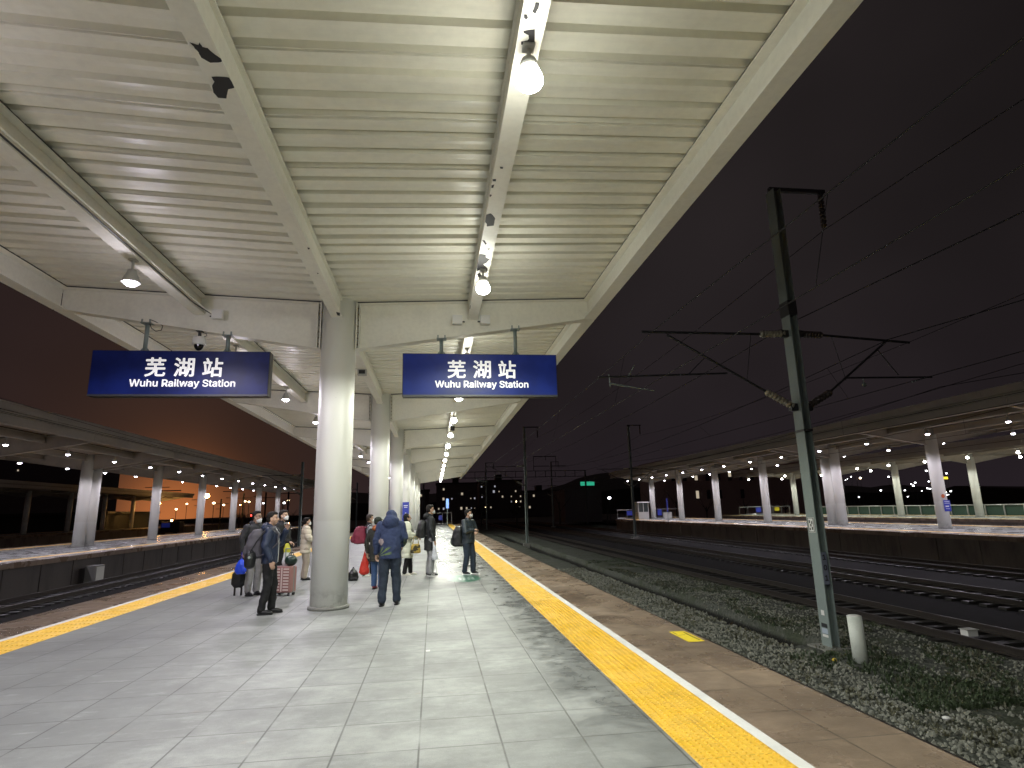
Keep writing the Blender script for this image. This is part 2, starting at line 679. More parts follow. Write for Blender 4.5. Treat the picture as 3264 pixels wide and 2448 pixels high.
def bed_z(x, y):
    nz_ = noise.noise(Vector((x * .9, y * .5, 0))) * .05 + noise.noise(Vector((x * 3, y * 3, 4))) * .03
    z = PZ + nz_
    # drain between the near track and the masts
    c = 7.90
    dd = abs(x - c - .05 * math.sin(y * .4))
    deep = smooth(12.4, 13.0, y) * (1 - smooth(60, 80, y))
    z -= .85 * (1 - smooth(.30, .46, dd)) * deep
    if x > 8.1:
        z += .06 * smooth(8.1, 8.8, x) - .16 * smooth(10.2, 11.2, x)
    return z


def gravel(t, b):
    h = NT(t)
    v = h.n('ShaderNodeTexVoronoi'); v.inputs['Scale'].default_value = 16
    h.l(h.obj(), v.inputs['Vector'])
    c = h.mix(v.outputs['Color'], (.045, .05, .042), (.10, .105, .092))
    c = h.mix(h.ramp(h.noise(1.2, 5), .45, .65, 0, .6), c, (.035, .045, .022))
    sp = h.n('ShaderNodeSeparateXYZ'); h.l(h.obj(), sp.inputs[0])
    c = h.mix(h.ramp(sp.outputs[2], -1.42, -1.58), c, (.007, .007, .006))  # drain mud near-black, the shade of the ditch put into its colour
    h.l(c, b.inputs['Base Color'])
    b.inputs['Roughness'].default_value = .95
    b.inputs['Specular IOR Level'].default_value = .2
    h.bump(v.outputs['Distance'], .8, .03, b)


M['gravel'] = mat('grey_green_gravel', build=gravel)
M['gravel_dark'] = mat('shade_darkened_ballast', build=dirty((.0075, .007, .0065), .6, 3, .4, fine=24, bump=.8), rough=.95, spec=.15)  # base colour lowered so canopy lamps leave the tracks in darkness
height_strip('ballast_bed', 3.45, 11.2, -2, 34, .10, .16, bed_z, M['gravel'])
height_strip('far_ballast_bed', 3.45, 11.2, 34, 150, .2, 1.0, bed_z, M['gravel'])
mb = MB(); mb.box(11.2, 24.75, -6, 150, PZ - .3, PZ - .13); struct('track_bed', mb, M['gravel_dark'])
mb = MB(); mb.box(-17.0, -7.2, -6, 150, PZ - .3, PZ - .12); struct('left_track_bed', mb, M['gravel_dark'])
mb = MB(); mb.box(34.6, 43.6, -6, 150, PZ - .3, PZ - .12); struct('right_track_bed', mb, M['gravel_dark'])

# loose ballast stones, weeds
stone_m = mat('ballast_stone', build=dirty((.20, .205, .17), .5, 9, .45, bump=.2))


def scatter_stones(name, n, x0, x1, y0, y1, s0, s1, pw=1.6, m_=stone_m):
    base_v = np.array([(0, 0, 1), (.9, 0, .3), (.28, .85, .3), (-.72, .52, .3), (-.72, -.52, .3), (.28, -.85, .3), (0, 0, -.8)])
    base_f = np.array([(0, 1, 2), (0, 2, 3), (0, 3, 4), (0, 4, 5), (0, 5, 1), (6, 2, 1), (6, 3, 2), (6, 4, 3), (6, 5, 4), (6, 1, 5)])
    X = rng.uniform(x0, x1, n)
    Yv = y0 + (y1 - y0) * rng.uniform(0, 1, n) ** pw
    S = rng.uniform(s0, s1, n)
    V = []
    for i in range(n):
        x, y = X[i], Yv[i]
        if 7.5 < x < 8.32 and y > 12.6:
            x -= .9 if x < 7.9 else -.9
        b = base_v * (1 + rng.uniform(-.35, .35, base_v.shape))
        q = rng.normal(size=4); q /= np.linalg.norm(q)
        a, bq, c, d = q
        rm = np.array([[1 - 2 * (c * c + d * d), 2 * (bq * c - a * d), 2 * (bq * d + a * c)],
                       [2 * (bq * c + a * d), 1 - 2 * (bq * bq + d * d), 2 * (c * d - a * bq)],
                       [2 * (bq * d - a * c), 2 * (c * d + a * bq), 1 - 2 * (bq * bq + c * c)]])
        b = (b * (1, .8, .6)) @ rm.T * S[i]
        V.append(b + (x, y, bed_z(x, y) + S[i] * .3))
    V = np.concatenate(V)
    F = (base_f[None] + 7 * np.arange(n)[:, None, None]).reshape(-1, 3)
    me = bpy.data.meshes.new(name)
    me.from_pydata(V.tolist(), [], F.tolist())
    me.materials.append(m_)
    return obj(name, me, None, kind='stuff')


scatter_stones('ballast_stones', 11000, 5.6, 7.55, 2.5, 30, .022, .05, 1.7)
scatter_stones('embankment_stones', 5200, 7.9, 10.6, 4.5, 26, .02, .045, 1.6)


def weeds(name, n, x0, x1, y0, y1, h0, h1, m_, dens):
    V, F = [], []
    k = 0
    tries = 0
    while k < n and tries < n * 12:
        tries += 1
        x = random.uniform(x0, x1)
        y = y0 + (y1 - y0) * random.random() ** 1.5
        if noise.noise(Vector((x * .9, y * .6, 9))) < dens or (7.45 < x < 8.35 and y > 12.4):
            continue
        z = bed_z(x, y) - .01
        for _ in range(5):
            a = random.uniform(0, 6.283)
            hh = random.uniform(h0, h1)
            ln = random.uniform(.3, 1.1) * hh
            w_ = random.uniform(.004, .011)
            px, py = -math.sin(a) * w_, math.cos(a) * w_
            bx, by = x + random.uniform(-.03, .03), y + random.uniform(-.03, .03)
            o = len(V)
            V += [(bx - px, by - py, z), (bx + px, by + py, z),
                  (bx + math.cos(a) * ln * .4 + px * 1.3, by + math.sin(a) * ln * .4 + py * 1.3, z + hh * .7),
                  (bx + math.cos(a) * ln * .4 - px * 1.3, by + math.sin(a) * ln * .4 - py * 1.3, z + hh * .7),
                  (bx + math.cos(a) * ln, by + math.sin(a) * ln, z + hh * .85)]
            F += [(o, o + 1, o + 2, o + 3), (o + 3, o + 2, o + 4)]
        k += 1
    me = bpy.data.meshes.new(name)
    me.from_pydata(V, [], F)
    me.materials.append(m_)
    return obj(name, me, None, kind='stuff')


weed_m = mat('green_weed_leaf', build=dirty((.038, .060, .024), .5, 4, .5, bump=0))
dry_m = mat('dry_grass_blade', build=dirty((.10, .10, .06), .5, 4, .5, bump=0))
weeds('weeds', 2600, 8.2, 11.0, 5.5, 34, .03, .09, weed_m, .0)
weeds('dry_grass', 2600, 6.2, 10.8, 3.5, 30, .03, .10, dry_m, .02)
weeds('platform_foot_weeds', 700, 6.9, 8.6, 8.3, 11.6, .04, .13, weed_m, -.2)

CX = -1.88


def platform(cx, half, y0, y1, name, line_side=True):
    """floor sheet, brown stone rims, yellow strips, white lines, concrete faces"""
    a = half
    xi, xw, xy = a - .99, a - 1.09, a - 1.68
    mb = MB(); mb.box(cx - xy, cx + xy, y0, y1, -.25, 0); struct(name + '_floor', mb, M['floor'] if name == 'platform' else M['floor_dry'])
    for s_ in (-1, 1):
        def bx(d0, d1, z0, z1, nm, m_):
            mb = MB(); xa, xb = sorted((cx + s_ * d0, cx + s_ * d1)); mb.box(xa, xb, y0, y1, z0, z1); struct(nm, mb, m_)
        bx(xi, a, -.22, .001, name + '_edge', M['edge_stone'])
        bx(xw, xi, -.25, .004, name + '_white_line', M['white_line'])
        bx(xy, xw, -.25, .002, name + '_yellow_strip', M['yellow'])
        mb = MB()
        xa, xb = sorted((cx + s_ * (a - .12), cx + s_ * (a - .35)))
        mb.box(xa, xb, y0, y1, PZ - .4, -.22)
        # concrete panels with open joints, ribs
        y = y0
        while y < y1:
            xa, xb = sorted((cx + s_ * (a - .12), cx + s_ * (a - .09)))
            mb.box(xa, xb, y + .03, min(y + 2.35, y1), PZ - .4, -.225)
            y += 2.4
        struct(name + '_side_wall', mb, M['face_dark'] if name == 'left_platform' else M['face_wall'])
    mb = MB(); mb.box(cx - a + .36, cx + a - .36, y0 + .1, y1 - .1, PZ - .4, -.26); struct(name + '_core', mb, M['face_wall'])


platform(CX, 5.29, -8, 79, 'platform')
platform(29.55, 4.85, -4, 80, 'right_platform')
platform(48.9, 5.0, -4, 90, 'far_right_platform')
platform(-22.3, 5.15, -4, 92, 'left_platform')
platform(-54, 5.2, 20, 150, 'far_left_platform')
# tile pattern of the main floor starts on the joints seen in the photo

# raised bars and domes on the near yellow strips
mb = MB()
for x in np.linspace(1.745, 1.995, 5).tolist() + np.linspace(2.045, 2.295, 5).tolist():
    y = 11.3
    while y < 60:
        mb.hexa([(x - .017, y + .02, .002), (x + .017, y + .02, .002), (x + .017, y + .29, .002), (x - .017, y + .29, .002)],
                [(x - .010, y + .03, .0075), (x + .010, y + .03, .0075), (x + .010, y + .28, .0075), (x - .010, y + .28, .0075)])
        y += .32
obj('tactile_bars', mb, M['yellow'], kind='structure')
mb = MB()
for iy in range(26):
    for ix in range(2):
        for a in range(5):
            for b in range(6):
                x = 1.745 + ix * .3 + a * .0625
                y = 3.0 + iy * .32 + .03 + b * .052
                if y < 11.28:
                    mb.lathe([(.016, 0), (.012, .006), (.005, .0078)], (x, y, .002), 7)
obj('tactile_domes', mb, M['yellow'], kind='structure')
mb = MB()
for x in np.linspace(-5.50 - .03, -6.04, 9):
    y = 3.0
    while y < 40:
        mb.hexa([(x - .017, y + .02, .002), (x + .017, y + .02, .002), (x + .017, y + .29, .002), (x - .017, y + .29, .002)],
                [(x - .010, y + .03, .0075), (x + .010, y + .03, .0075), (x + .010, y + .28, .0075), (x - .010, y + .28, .0075)])
        y += .32
obj('left_tactile_bars', mb, M['yellow'], kind='structure')

# painted marks on the platform floor
t = thing('floor_marking', 'worn green oval boarding mark on the floor under the man with crossed arms', 'floor marking', (.72, 15.5, .004))
mb = MB()
pts = []
for i in range(40):
    a = 2 * math.pi * i / 40
    rr = 1 + .05 * noise.noise(Vector((math.cos(a) * 2, math.sin(a) * 2, 3)))
    pts.append((.74 + .42 * rr * math.cos(a), 15.45 + .80 * rr * math.sin(a), .0045))
mb.quad(*pts)
gm = mat('worn_green_paint', build=lambda t_, b_: dirty((.035, .16, .10), .9, 7, 2.2)(t_, b_), rough=.3)
obj('painted_oval', mb, gm, t)
mb = MB()
for r_ in range(2):
    for c_ in range(4):
        x, y = .62 + c_ * .105, 15.15 + r_ * .26
        mb.box(x, x + .075, y, y + .03, .0046, .006)
        mb.box(x + .03, x + .045, y + .03, y + .13, .0046, .006)
        mb.box(x + .0, x + .075, y + .13, y + .15, .0046, .006)
obj('white_characters', mb, M['white_mark'], t)
t = thing('floor_sticker', 'small yellow warning rectangle on the brown stone by the platform edge', 'floor sticker', (3.25, 7.75, .004))
mb = MB(); mb.box(3.14, 3.355, 7.44, 8.07, .0015, .0045)
obj('yellow_film', mb, mat('yellow_film', build=dirty((.80, .62, .03), .4, 12, .6)), t)
mb = MB()
for k in range(9):
    mb.box(3.30, 3.325, 7.50 + k * .055, 7.535 + k * .055, .0046, .006)
for k in range(5):
    mb.box(3.17, 3.18, 7.88 + k * .03, 7.905 + k * .03, .0046, .006)
mb.box(3.16, 3.27, 7.83, 7.838, .0046, .006)
obj('black_print', mb, M['black'], t)


# ================================================================== CANOPIES
def canopy(cx, y0, y1, cols, label, half=5.13, zc=5.79, ze=6.01, detail=False, colr=.33, pair=None, mat_c=None, tr=None):
    cream, sheet = (M['cream'], M['sheet']) if detail else (M['cream_shade'], M['sheet_shade'])
    t = thing('platform_canopy', label, 'canopy', (cx, cols[0], 0))
    zs = lambda x: zc + (ze - zc) * abs(x) / half
    # roof sheet: trapezoid ribs running across
    mb = MB()
    prof = []
    y = y0
    P = .318
    k = 0
    if detail:
        rs = random.Random(11)
        while y < y1:
            sag = rs.uniform(-.006, .006)
            if k % 3 == 0:
                lap = rs.uniform(.008, .016)
                prof += [(y, lap), (y + .003, lap + .05), (y + .015, lap + .05), (y + .018, sag)]
            a_ = rs.uniform(-.008, .008)
            dp = rs.uniform(.078, .10)
            prof += [(y + .03, sag), (y + .10, sag + .006), (y + .192 + a_, sag), (y + .200 + a_, dp), (y + .282 + a_, dp), (y + .290 + a_, sag)]
            y += P
            k += 1
    else:
        while y < y1:
            prof += [(y, 0), (y + .42, 0), (y + .46, .06), (y + .58, .06)]
            y += .62
    prof.append((y1, 0))
    n = len(prof)
    vs = []
    for x in (-half, 0, half):
        for (yy, dz) in prof:
            vs.append((cx + x, yy, zs(x) + dz))
    fs = []
    for i in range(2):
        for j in range(n - 1):
            fs.append((i * n + j, i * n + j + 1, (i + 1) * n + j + 1, (i + 1) * n + j))
    mb.add(vs, fs)
    obj('roof_sheet', mb, sheet, t)
    mb = MB()
    mb.hexa([(cx - half, y0, ze + .10), (cx, y0, zc + .10), (cx, y1, zc + .10), (cx - half, y1, ze + .10)],
            [(cx - half, y0, ze + .30), (cx, y0, zc + .22), (cx, y1, zc + .22), (cx - half, y1, ze + .30)])
    mb.hexa([(cx, y0, zc + .10), (cx + half, y0, ze + .10), (cx + half, y1, ze + .10), (cx, y1, zc + .10)],
            [(cx, y0, zc + .22), (cx + half, y0, ze + .30), (cx + half, y1, ze + .30), (cx, y1, zc + .22)])
    obj('roof_top', mb, M['far_roof'], t)
    # gutters with joints
    for s_ in (-1, 1):
        mb = MB()
        y = y0
        while y < y1:
            e = min(y + 6.0, y1)
            xa, xb = sorted((cx + s_ * (half + .004), cx + s_ * (half + .24)))
            mb.box(xa, xb, y, e - .02, ze + .06, ze + .33)
            xa, xb = sorted((cx + s_ * (half + .004), cx + s_ * (half + .10)))
            mb.box(xa, xb, y, e - .02, ze - .06, ze + .055)
            xa, xb = sorted((cx + s_ * (half + .20), cx + s_ * (half + .27)))
            mb.box(xa, xb, y, e - .02, ze + .331, ze + .40)
            y += 6.0
        obj('gutter', mb, cream, t)
    # longitudinal beams (I sections)
    beams = [(-half, 5.55, .12), (half, 5.55, .12), (0, 5.40, .105), (-2.64, 5.50, .105), (2.66, 5.50, .105)]
    for bx_, zb, hw in beams:
        mb = MB()
        edges = [y0] + [c for c in cols if y0 < c < y1] + [y1]
        for e0, e1 in zip(edges[:-1], edges[1:]):
            a, b = e0 + (.02 if e0 != y0 else 0), e1 - (.02 if e1 != y1 else 0)
            if bx_ == 0:
                a += .0; b -= .0
            mb.box(cx + bx_ - hw, cx + bx_ + hw, a, b, zb, zb + .022)
            ztop = min(zs(bx_ - hw), zs(bx_ + hw)) - .030
            mb.cur = 3  # dark strip painted as the shadow between beam and sheet
            mb.box(cx + bx_ - hw + .015, cx + bx_ + hw - .015, a, b, ztop + .001, ztop + .034)
            mb.cur = 0
            if detail and bx_ == 0:
                mb.cur = 0
                mb.box(cx + bx_ + .045, cx + bx_ + .055, a, b, zb + .10, ztop)
                mb.cur = 2
                mb.box(cx + bx_ + .030, cx + bx_ + .045, a, b, zb + .023, ztop)
                mb.cur = 0
                mb.box(cx + bx_ - .055, cx + bx_ - .045, a, b, zb + .023, ztop)
            else:
                off = -.07 if (detail and bx_ == 2.66) else (.0 if abs(bx_) == half else .0)
                mb.box(cx + bx_ - .006 + off, cx + bx_ + .006 + off, a, b, zb + .023, ztop)
            mb.box(cx + bx_ - hw, cx + bx_ + hw, a, b, ztop - .02, ztop)
        if detail:
            mb.cur = 1
            for poly in PATCH.get(bx_, []):
                pts = []
                m = len(poly)
                for q in range(m):
                    (xa_, ya_), (xb_, yb_) = poly[q], poly[(q + 1) % m]
                    for f_ in (0, .33, .66):
                        x_ = xa_ + (xb_ - xa_) * f_
                        y_ = ya_ + (yb_ - ya_) * f_
                        if f_:
                            x_ += .006 * noise.noise(Vector((x_ * 90, y_ * 90, 1)))
                            y_ += .006 * noise.noise(Vector((x_ * 90, y_ * 90, 8)))
                        pts.append((cx + bx_ + max(-hw + .001, min(hw - .001, x_)), y_, zb - .0025))
                ar = sum(a[0] * b_[1] - b_[0] * a[1] for a, b_ in zip(pts, pts[1:] + pts[:1]))
                if ar > 0:
                    pts.reverse()
                mb.quad(*pts)
        obj('edge_beam' if abs(bx_) == half else 'long_beam', mb, [cream, M['bare'], M['rust'], M['seam']], t)
    # cross beams, columns
    for ci, c in enumerate(cols):
        inside = y0 < c < y1
        ys = [c] if not (pair and ci == pair) else [c - .55, c + .55]
        for yc in ys:
            for s_ in (-1, 1):
                mb = MB()
                xi = colr + .015
                xo = half - .03
                zb0, zb1 = 4.84, 5.56

                def zb(x):
                    return zb0 + (zb1 - zb0) * (x - xi) / (xo - xi)
                X = lambda v: cx + s_ * v
                # web
                for (ya, yb, xa, xb, lo, hi) in [(yc - .008, yc + .008, xi, xo, lambda x: zb(x), lambda x: zs(x) - .051)]:
                    p = [(X(xa), ya, lo(xa)), (X(xb), ya, lo(xb)), (X(xb), yb, lo(xb)), (X(xa), yb, lo(xa))]
                    q = [(X(xa), ya, hi(xa)), (X(xb), ya, hi(xb)), (X(xb), yb, hi(xb)), (X(xa), yb, hi(xa))]
                    mb.hexa(p, q) if s_ > 0 else mb.hexa(p[::-1], q[::-1])
                # bottom flange
                for lo in (0.,):
                    p = [(X(xi), yc - .11, zb(xi) - .018), (X(xo), yc - .11, zb(xo) - .018), (X(xo), yc + .11, zb(xo) - .018), (X(xi), yc + .11, zb(xi) - .018)]
                    q = [(a, b, z + .017) for a, b, z in p]
                    mb.hexa(p, q) if s_ > 0 else mb.hexa(p[::-1], q[::-1])
                # top flange
                p = [(X(xi), yc - .11, zs(xi) - .050), (X(xo), yc - .11, zs(xo) - .050), (X(xo), yc + .11, zs(xo) - .050), (X(xi), yc + .11, zs(xi) - .050)]
                q = [(a, b, z + .020) for a, b, z in p]
                mb.hexa(p, q) if s_ > 0 else mb.hexa(p[::-1], q[::-1])
                mb.cur = 2  # shadow line over the cross beam, drawn as a dark strip
                p = [(X(xi), yc - .09, zs(xi) - .029), (X(xo), yc - .09, zs(xo) - .029), (X(xo), yc + .09, zs(xo) - .029), (X(xi), yc + .09, zs(xi) - .029)]
                q = [(a, b, z + .031) for a, b, z in p]
                mb.hexa(p, q) if s_ > 0 else mb.hexa(p[::-1], q[::-1])
                mb.cur = 0
                if detail and c < 35:
                    # bolted end plates
                    xa, xb = sorted((X(xi - .012), X(xi + .014)))
                    mb.box(xa, xb, yc - .13, yc + .13, zb0 - .02, zc - .01)
                    xa, xb = sorted((X(xi + .05), X(xi + .064)))
                    mb.box(xa, xb, yc - .13, yc - .011, zb0 - .0, zc - .03)
                    for k2 in range(7):
                        z_ = zb0 + .08 + k2 * .125
                        for dy in (-.09,):
                            mb.cur = 1
                            mb.cyl((X(xi + .016), yc + dy, z_), (X(xi + .04), yc + dy, z_), .016, n=6)
                            mb.cur = 0
                obj('cross_beam', mb, [cream, M['rust'], M['seam']], t)
            mb = MB()
            mb.smooth = True
            mb.cyl((cx, yc, 0), (cx, yc, zc + .05), colr, colr, 40)
            co = obj('column', mb, M['column'], t)
            mb = MB(); mb.smooth = True
            mb.lathe([(colr + .035, 0.001), (colr + .035, .045), (colr + .004, .06)], (cx, yc, 0), 36)
            obj('column_base', mb, M['grey_base'], co)
            # node where the long beam meets the column
    return t


M['far_roof'] = mat('grey_roof_top', build=dirty((.20, .19, .17), .5, .8, .5))
# flaked paint under the beams: dx, y, half sizes, seed
PATCH = {0: [[(-0.083, 4.331), (-0.022, 4.352), (-0.004, 4.323), (0.001, 4.37), (0.037, 4.377), (0.074, 4.448), (0.12, 4.499), (0.086, 4.529), (0.002, 4.544), (-0.051, 4.494), (-0.052, 4.433), (-0.067, 4.371)], [(-0.049, 4.712), (0.027, 4.704), (0.099, 4.709), (0.105, 4.77), (0.119, 4.831), (0.043, 4.859), (-0.015, 4.987), (-0.084, 4.986), (-0.103, 4.917), (-0.083, 4.826), (-0.045, 4.772)], [(0.072, 8.1), (0.102, 8.117), (0.086, 8.171), (0.066, 8.159)], [(0.03, 9.017), (0.058, 9.047), (0.034, 9.08)], [(0.034, 10.9), (0.095, 10.954), (0.069, 11.131), (0.027, 11.11), (0.027, 10.993)]],
         2.66: [[(-0.014, 3.757), (0.017, 3.758), (0.019, 3.809), (0.004, 3.864), (-0.022, 3.851), (-0.017, 3.804)], [(-0.087, 3.881), (-0.069, 3.875), (-0.049, 3.902), (-0.058, 3.927), (-0.078, 3.919)], [(-0.064, 4.043), (-0.033, 4.03), (0.025, 4.014), (0.045, 4.152), (-0.001, 4.183), (-0.064, 4.189), (-0.069, 4.155), (-0.017, 4.137), (-0.009, 4.111), (-0.021, 4.08), (-0.061, 4.064)], [(-0.047, 5.995), (-0.008, 5.999), (-0.008, 6.039), (-0.036, 6.034)], [(-0.112, 6.265), (-0.066, 6.253), (-0.058, 6.304), (-0.092, 6.307)], [(-0.107, 6.396), (-0.07, 6.375), (-0.077, 6.456), (-0.101, 6.454)], [(-0.104, 6.606), (-0.079, 6.614), (-0.086, 6.671), (-0.107, 6.654)], [(-0.109, 7.12), (-0.052, 7.083), (-0.016, 7.123), (0.025, 7.218), (0.026, 7.416), (-0.067, 7.452), (-0.073, 7.383), (-0.118, 7.297), (-0.11, 7.202)], [(-0.099, 7.871), (-0.064, 7.881), (-0.019, 7.996), (-0.04, 8.024)], [(-0.005, 8.156), (0.038, 8.139), (0.029, 8.195)], [(-0.129, 8.508), (-0.095, 8.345), (-0.002, 8.367), (0.007, 8.468), (0.078, 8.529), (0.029, 8.684), (-0.012, 8.726), (0.073, 8.893), (0.068, 9.057), (-0.02, 8.9), (-0.087, 9.01), (-0.119, 8.734)], [(-0.084, 9.135), (-0.04, 9.065), (0.005, 9.213), (-0.039, 9.303)], [(-0.133, 10.691), (-0.098, 10.644), (-0.092, 10.871), (-0.13, 10.873)]]}
C1 = [-8.6, 0.9] + [11.55 + 9.5 * k for k in range(7)]
canopy(CX, -9.5, 73.6, C1, 'cream butterfly canopy over the platform we stand on, round white columns', detail=True)
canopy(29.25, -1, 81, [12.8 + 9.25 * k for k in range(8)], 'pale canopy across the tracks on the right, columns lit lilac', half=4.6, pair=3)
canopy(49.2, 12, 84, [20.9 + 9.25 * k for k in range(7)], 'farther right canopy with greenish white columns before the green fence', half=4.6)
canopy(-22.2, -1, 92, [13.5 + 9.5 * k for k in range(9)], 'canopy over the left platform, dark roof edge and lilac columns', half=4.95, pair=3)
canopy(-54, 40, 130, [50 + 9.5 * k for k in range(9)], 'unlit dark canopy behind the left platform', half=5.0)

# ------------------------------------------------------------------ platform lamps
lights = {}


def spot(name, color, power, size=158, blend=.25, r=.09):
    key = (name, power)
    if key not in lights:
        l = bpy.data.lights.new(name, 'SPOT')
        l.energy = power
        l.color = color
        l.spot_size = R(size)
        l.spot_blend = blend
        l.shadow_soft_size = r
        lights[key] = l
    return lights[key]


cxflag = True


def make_lamp(label, warm, power, z=5.5, drop=.34, detail=True):
    """hanging bell lamp below a beam; origin under the beam at floor level height z"""
    t = thing('platform_lamp', label, 'lamp', (0, 0, z))
    b = MB()
    b.cyl((0, 0, z), (0, 0, z - drop + .16), .018, n=8)
    b.box(-.05, .05, -.05, .05, z - .03, z)
    obj('bracket', b, M['grey_pl'], t)
    b = MB(); b.smooth = True
    b.lathe([(.035, z - drop + .17), (.06, z - drop + .165), (.075, z - drop + .10), (.10, z - drop + .05), (.128, z - drop - .02), (.130, z - drop - .035), (.105, z - drop - .036)][::-1], (0, 0, 0), 18)
    if warm and power > 300:
        b = MB(); b.smooth = True
        b.lathe([(.035, z - drop + .21), (.06, z - drop + .205), (.078, z - drop + .16), (.08, z - drop + .118)][::-1], (0, 0, 0), 18)
    hs = obj('housing', b, M['grey_pl'], t)
    b = MB(); b.smooth = True
    zz = z - drop - .03
    if warm and power > 300:
        b.lathe([(.02, zz - .045), (.06, zz - .038), (.098, zz - .015), (.116, zz + .02), (.108, zz + .07), (.090, zz + .115), (.074, zz + .15)], (0, 0, 0), 20)
    else:
        b.lathe([(.02, zz - .060), (.06, zz - .048), (.09, zz - .025), (.102, zz - .002)], (0, 0, 0), 18)
    obj('lens', b, M['lamp_white'] if warm else M['lamp_lilac'], t)
    lo = bpy.data.objects.new('light_source', spot('white_spot' if warm else 'lilac_spot', (.965, 1., .87) if warm else (.93, .86, 1.), power))
    COL.objects.link(lo)
    lo.parent = t
    lo.location = (0, 0, -drop - .11)
    if power in (540, 400) and cxflag and z == 5.5 and detail:
        key = 'glow%d' % power
        if key not in lights:
            l = bpy.data.lights.new('lens_glow', 'POINT')
            l.energy = power * (.05 if warm else .085)
            l.color = (.965, 1., .87) if warm else (.93, .86, 1.)
            l.shadow_soft_size = .12
            lights[key] = l
        lo = bpy.data.objects.new('lens_glow', lights[key])
        COL.objects.link(lo)
        lo.parent = t
        lo.location = (0, 0, -drop - .16)
    return t


lamp_w = make_lamp('large white lamp hanging from the right long beam nearest the camera', True, 540)
lamp_w['group'] = 'lamps along the right beam of our canopy'
lamp_w.location = (.78, 4.2, 5.5)
lamp_l = make_lamp('lilac white lamp hanging beside the left long beam nearest the camera', False, 400)
lamp_l['group'] = 'lamps along the left beam of our canopy'
lamp_l.location = (CX - 2.64, 8.95, 5.5)
for k in range(-2, 15):
    y = 4.2 + 4.75 * k
    if k != 0:
        if k < 0:
            dup(lamp_w, (.78, y, 5.5), 0, 'white bell lamp on the right long beam, %s behind the camera' % ('just' if k == -1 else 'one farther'))
        else:
            dup(lamp_w, (.78, y, 5.5), 0, 'white bell lamp, %s along the right beam of our canopy counting from the camera' % ORD[k])
    if k != 1:
        dup(lamp_l, (CX - 2.64, y, 5.5), 0, ('lilac bell lamp on the left beam, %s' % {0: 'nearly above the camera', -1: 'just behind the camera', -2: 'farthest behind the camera'}[k] if k < 1 else 'lilac bell lamp, %s along the left beam of our canopy counting from the camera' % ORD[k - 1]))

for (cx, lab, warm, y0, n, pw, sp, s1, s2) in [(29.25, 'right canopy', False, 14.7, 15, 400, 4.62, -2.66, 2.64), (49.2, 'farther right canopy', True, 18.5, 15, 360, 4.62, -2.66, 2.64),
                                               (-22.2, 'left canopy', False, 15.5, 16, 320, 4.75, 2.66, -2.64)]:
    cxflag = False
    for s_, nm in ((s1, 'near'), (s2, 'far')):
        first = make_lamp('x', warm, pw)
        first.location = (cx + s_, y0, 5.5)
        first['label'] = 'small lit lamp, first of the %s row under the %s' % (nm, lab)
        first['group'] = 'lamps in the %s row under the %s' % (nm, lab)
        for k in range(1, n):
            dup(first, (cx + s_, y0 + sp * k, 5.5), 0, 'small lit lamp, %s of the %s row under the %s' % (ORD[k], nm, lab))

# ================================================================== STATION SIGNS AND SMALL THINGS UNDER THE CANOPY
def bluepanel(t, b):
    h = NT(t)
    h.l(h.mix(h.ramp(h.noise(2.5, 3), .35, .7, 0, .5), (.003, .008, .060), (.007, .020, .15)), b.inputs['Base Color'])
    b.inputs['Roughness'].default_value = .42
    b.inputs['Specular IOR Level'].default_value = .22


M['sign_r'] = mat('royal_blue_sign_film', build=bluepanel, emit=(.015, .035, .26), es=.22)
M['sign_l'] = mat('navy_sign_film', build=bluepanel, emit=(.010, .014, .11), es=.12)
M['letter_lit'] = mat('lit_white_letters', (.6, .6, .6), .5, emit=(1, .98, .97), es=.55)


def station_sign(x0, x1, label, film, rods, yc=11.50):
    z0, z1 = 3.865, 4.735
    t = thing('station_sign', label, 'sign', ((x0 + x1) / 2, yc, z0))
    b = MB(); b.box(x0, x1, yc - .11, yc + .11, z0, z1)
    obj('box_body', b, M['black'], t, bevel=.008)
    b = MB(); b.box(x0 + .012, x1 - .012, yc - .116, yc - .1105, z0 + .035, z1 - .012)
    obj('face_panel', b, film, t)
    b = MB(); b.box(x0 + .01, x1 - .01, yc - .13, yc - .1165, z0 - .004, z0 + .032)
    obj('bottom_trim', b, M['darksteel'], t)
    xc = (x0 + x1) / 2 + (.02 if x0 > -2 else .05)
    rot = FACE_S
    for i, ch in enumerate('芜湖站'):
        put_text('character', ch, .40, M['letter_lit'], t, (xc - .505 + .505 * i, yc - .1195, 4.415), rot, bold=.0085, target=(.36, .37))
    put_text('latin_lettering', 'Wuhu Railway Station', .2, M['letter_lit'], t, (xc, yc - .1195, 4.095), rot, bold=.0035, target=(1.86, .178))
    for xr, zt in rods:
        b = MB()
        b.smooth = True
        b.cyl((xr, yc + .02, z1), (xr, yc + .02, zt), .038, n=14)
        b.smooth = False
        b.box(xr - .10, xr + .10, yc - .07, yc + .11, zt - .012, zt)
        b.box(xr - .09, xr + .09, yc - .05, yc + .09, z1, z1 + .015)
        for q in (-1, 1):
            b.hexa([(xr + q * .04, yc + .01, z1 + .015), (xr + q * .09, yc + .01, z1 + .015), (xr + q * .09, yc + .03, z1 + .015), (xr + q * .04, yc + .03, z1 + .015)],
                   [(xr + q * .04, yc + .01, z1 + .08), (xr + q * .05, yc + .01, z1 + .07), (xr + q * .05, yc + .03, z1 + .07), (xr + q * .04, yc + .03, z1 + .08)])
        # clamp bolts round the beam flange
        for q in (-1, 1):
            b.box(xr + q * .07 - .012, xr + q * .07 + .012, yc - .07, yc - .045, zt - .03, zt + .06)
        obj('hanger', b, M['steel'], t)
    return t


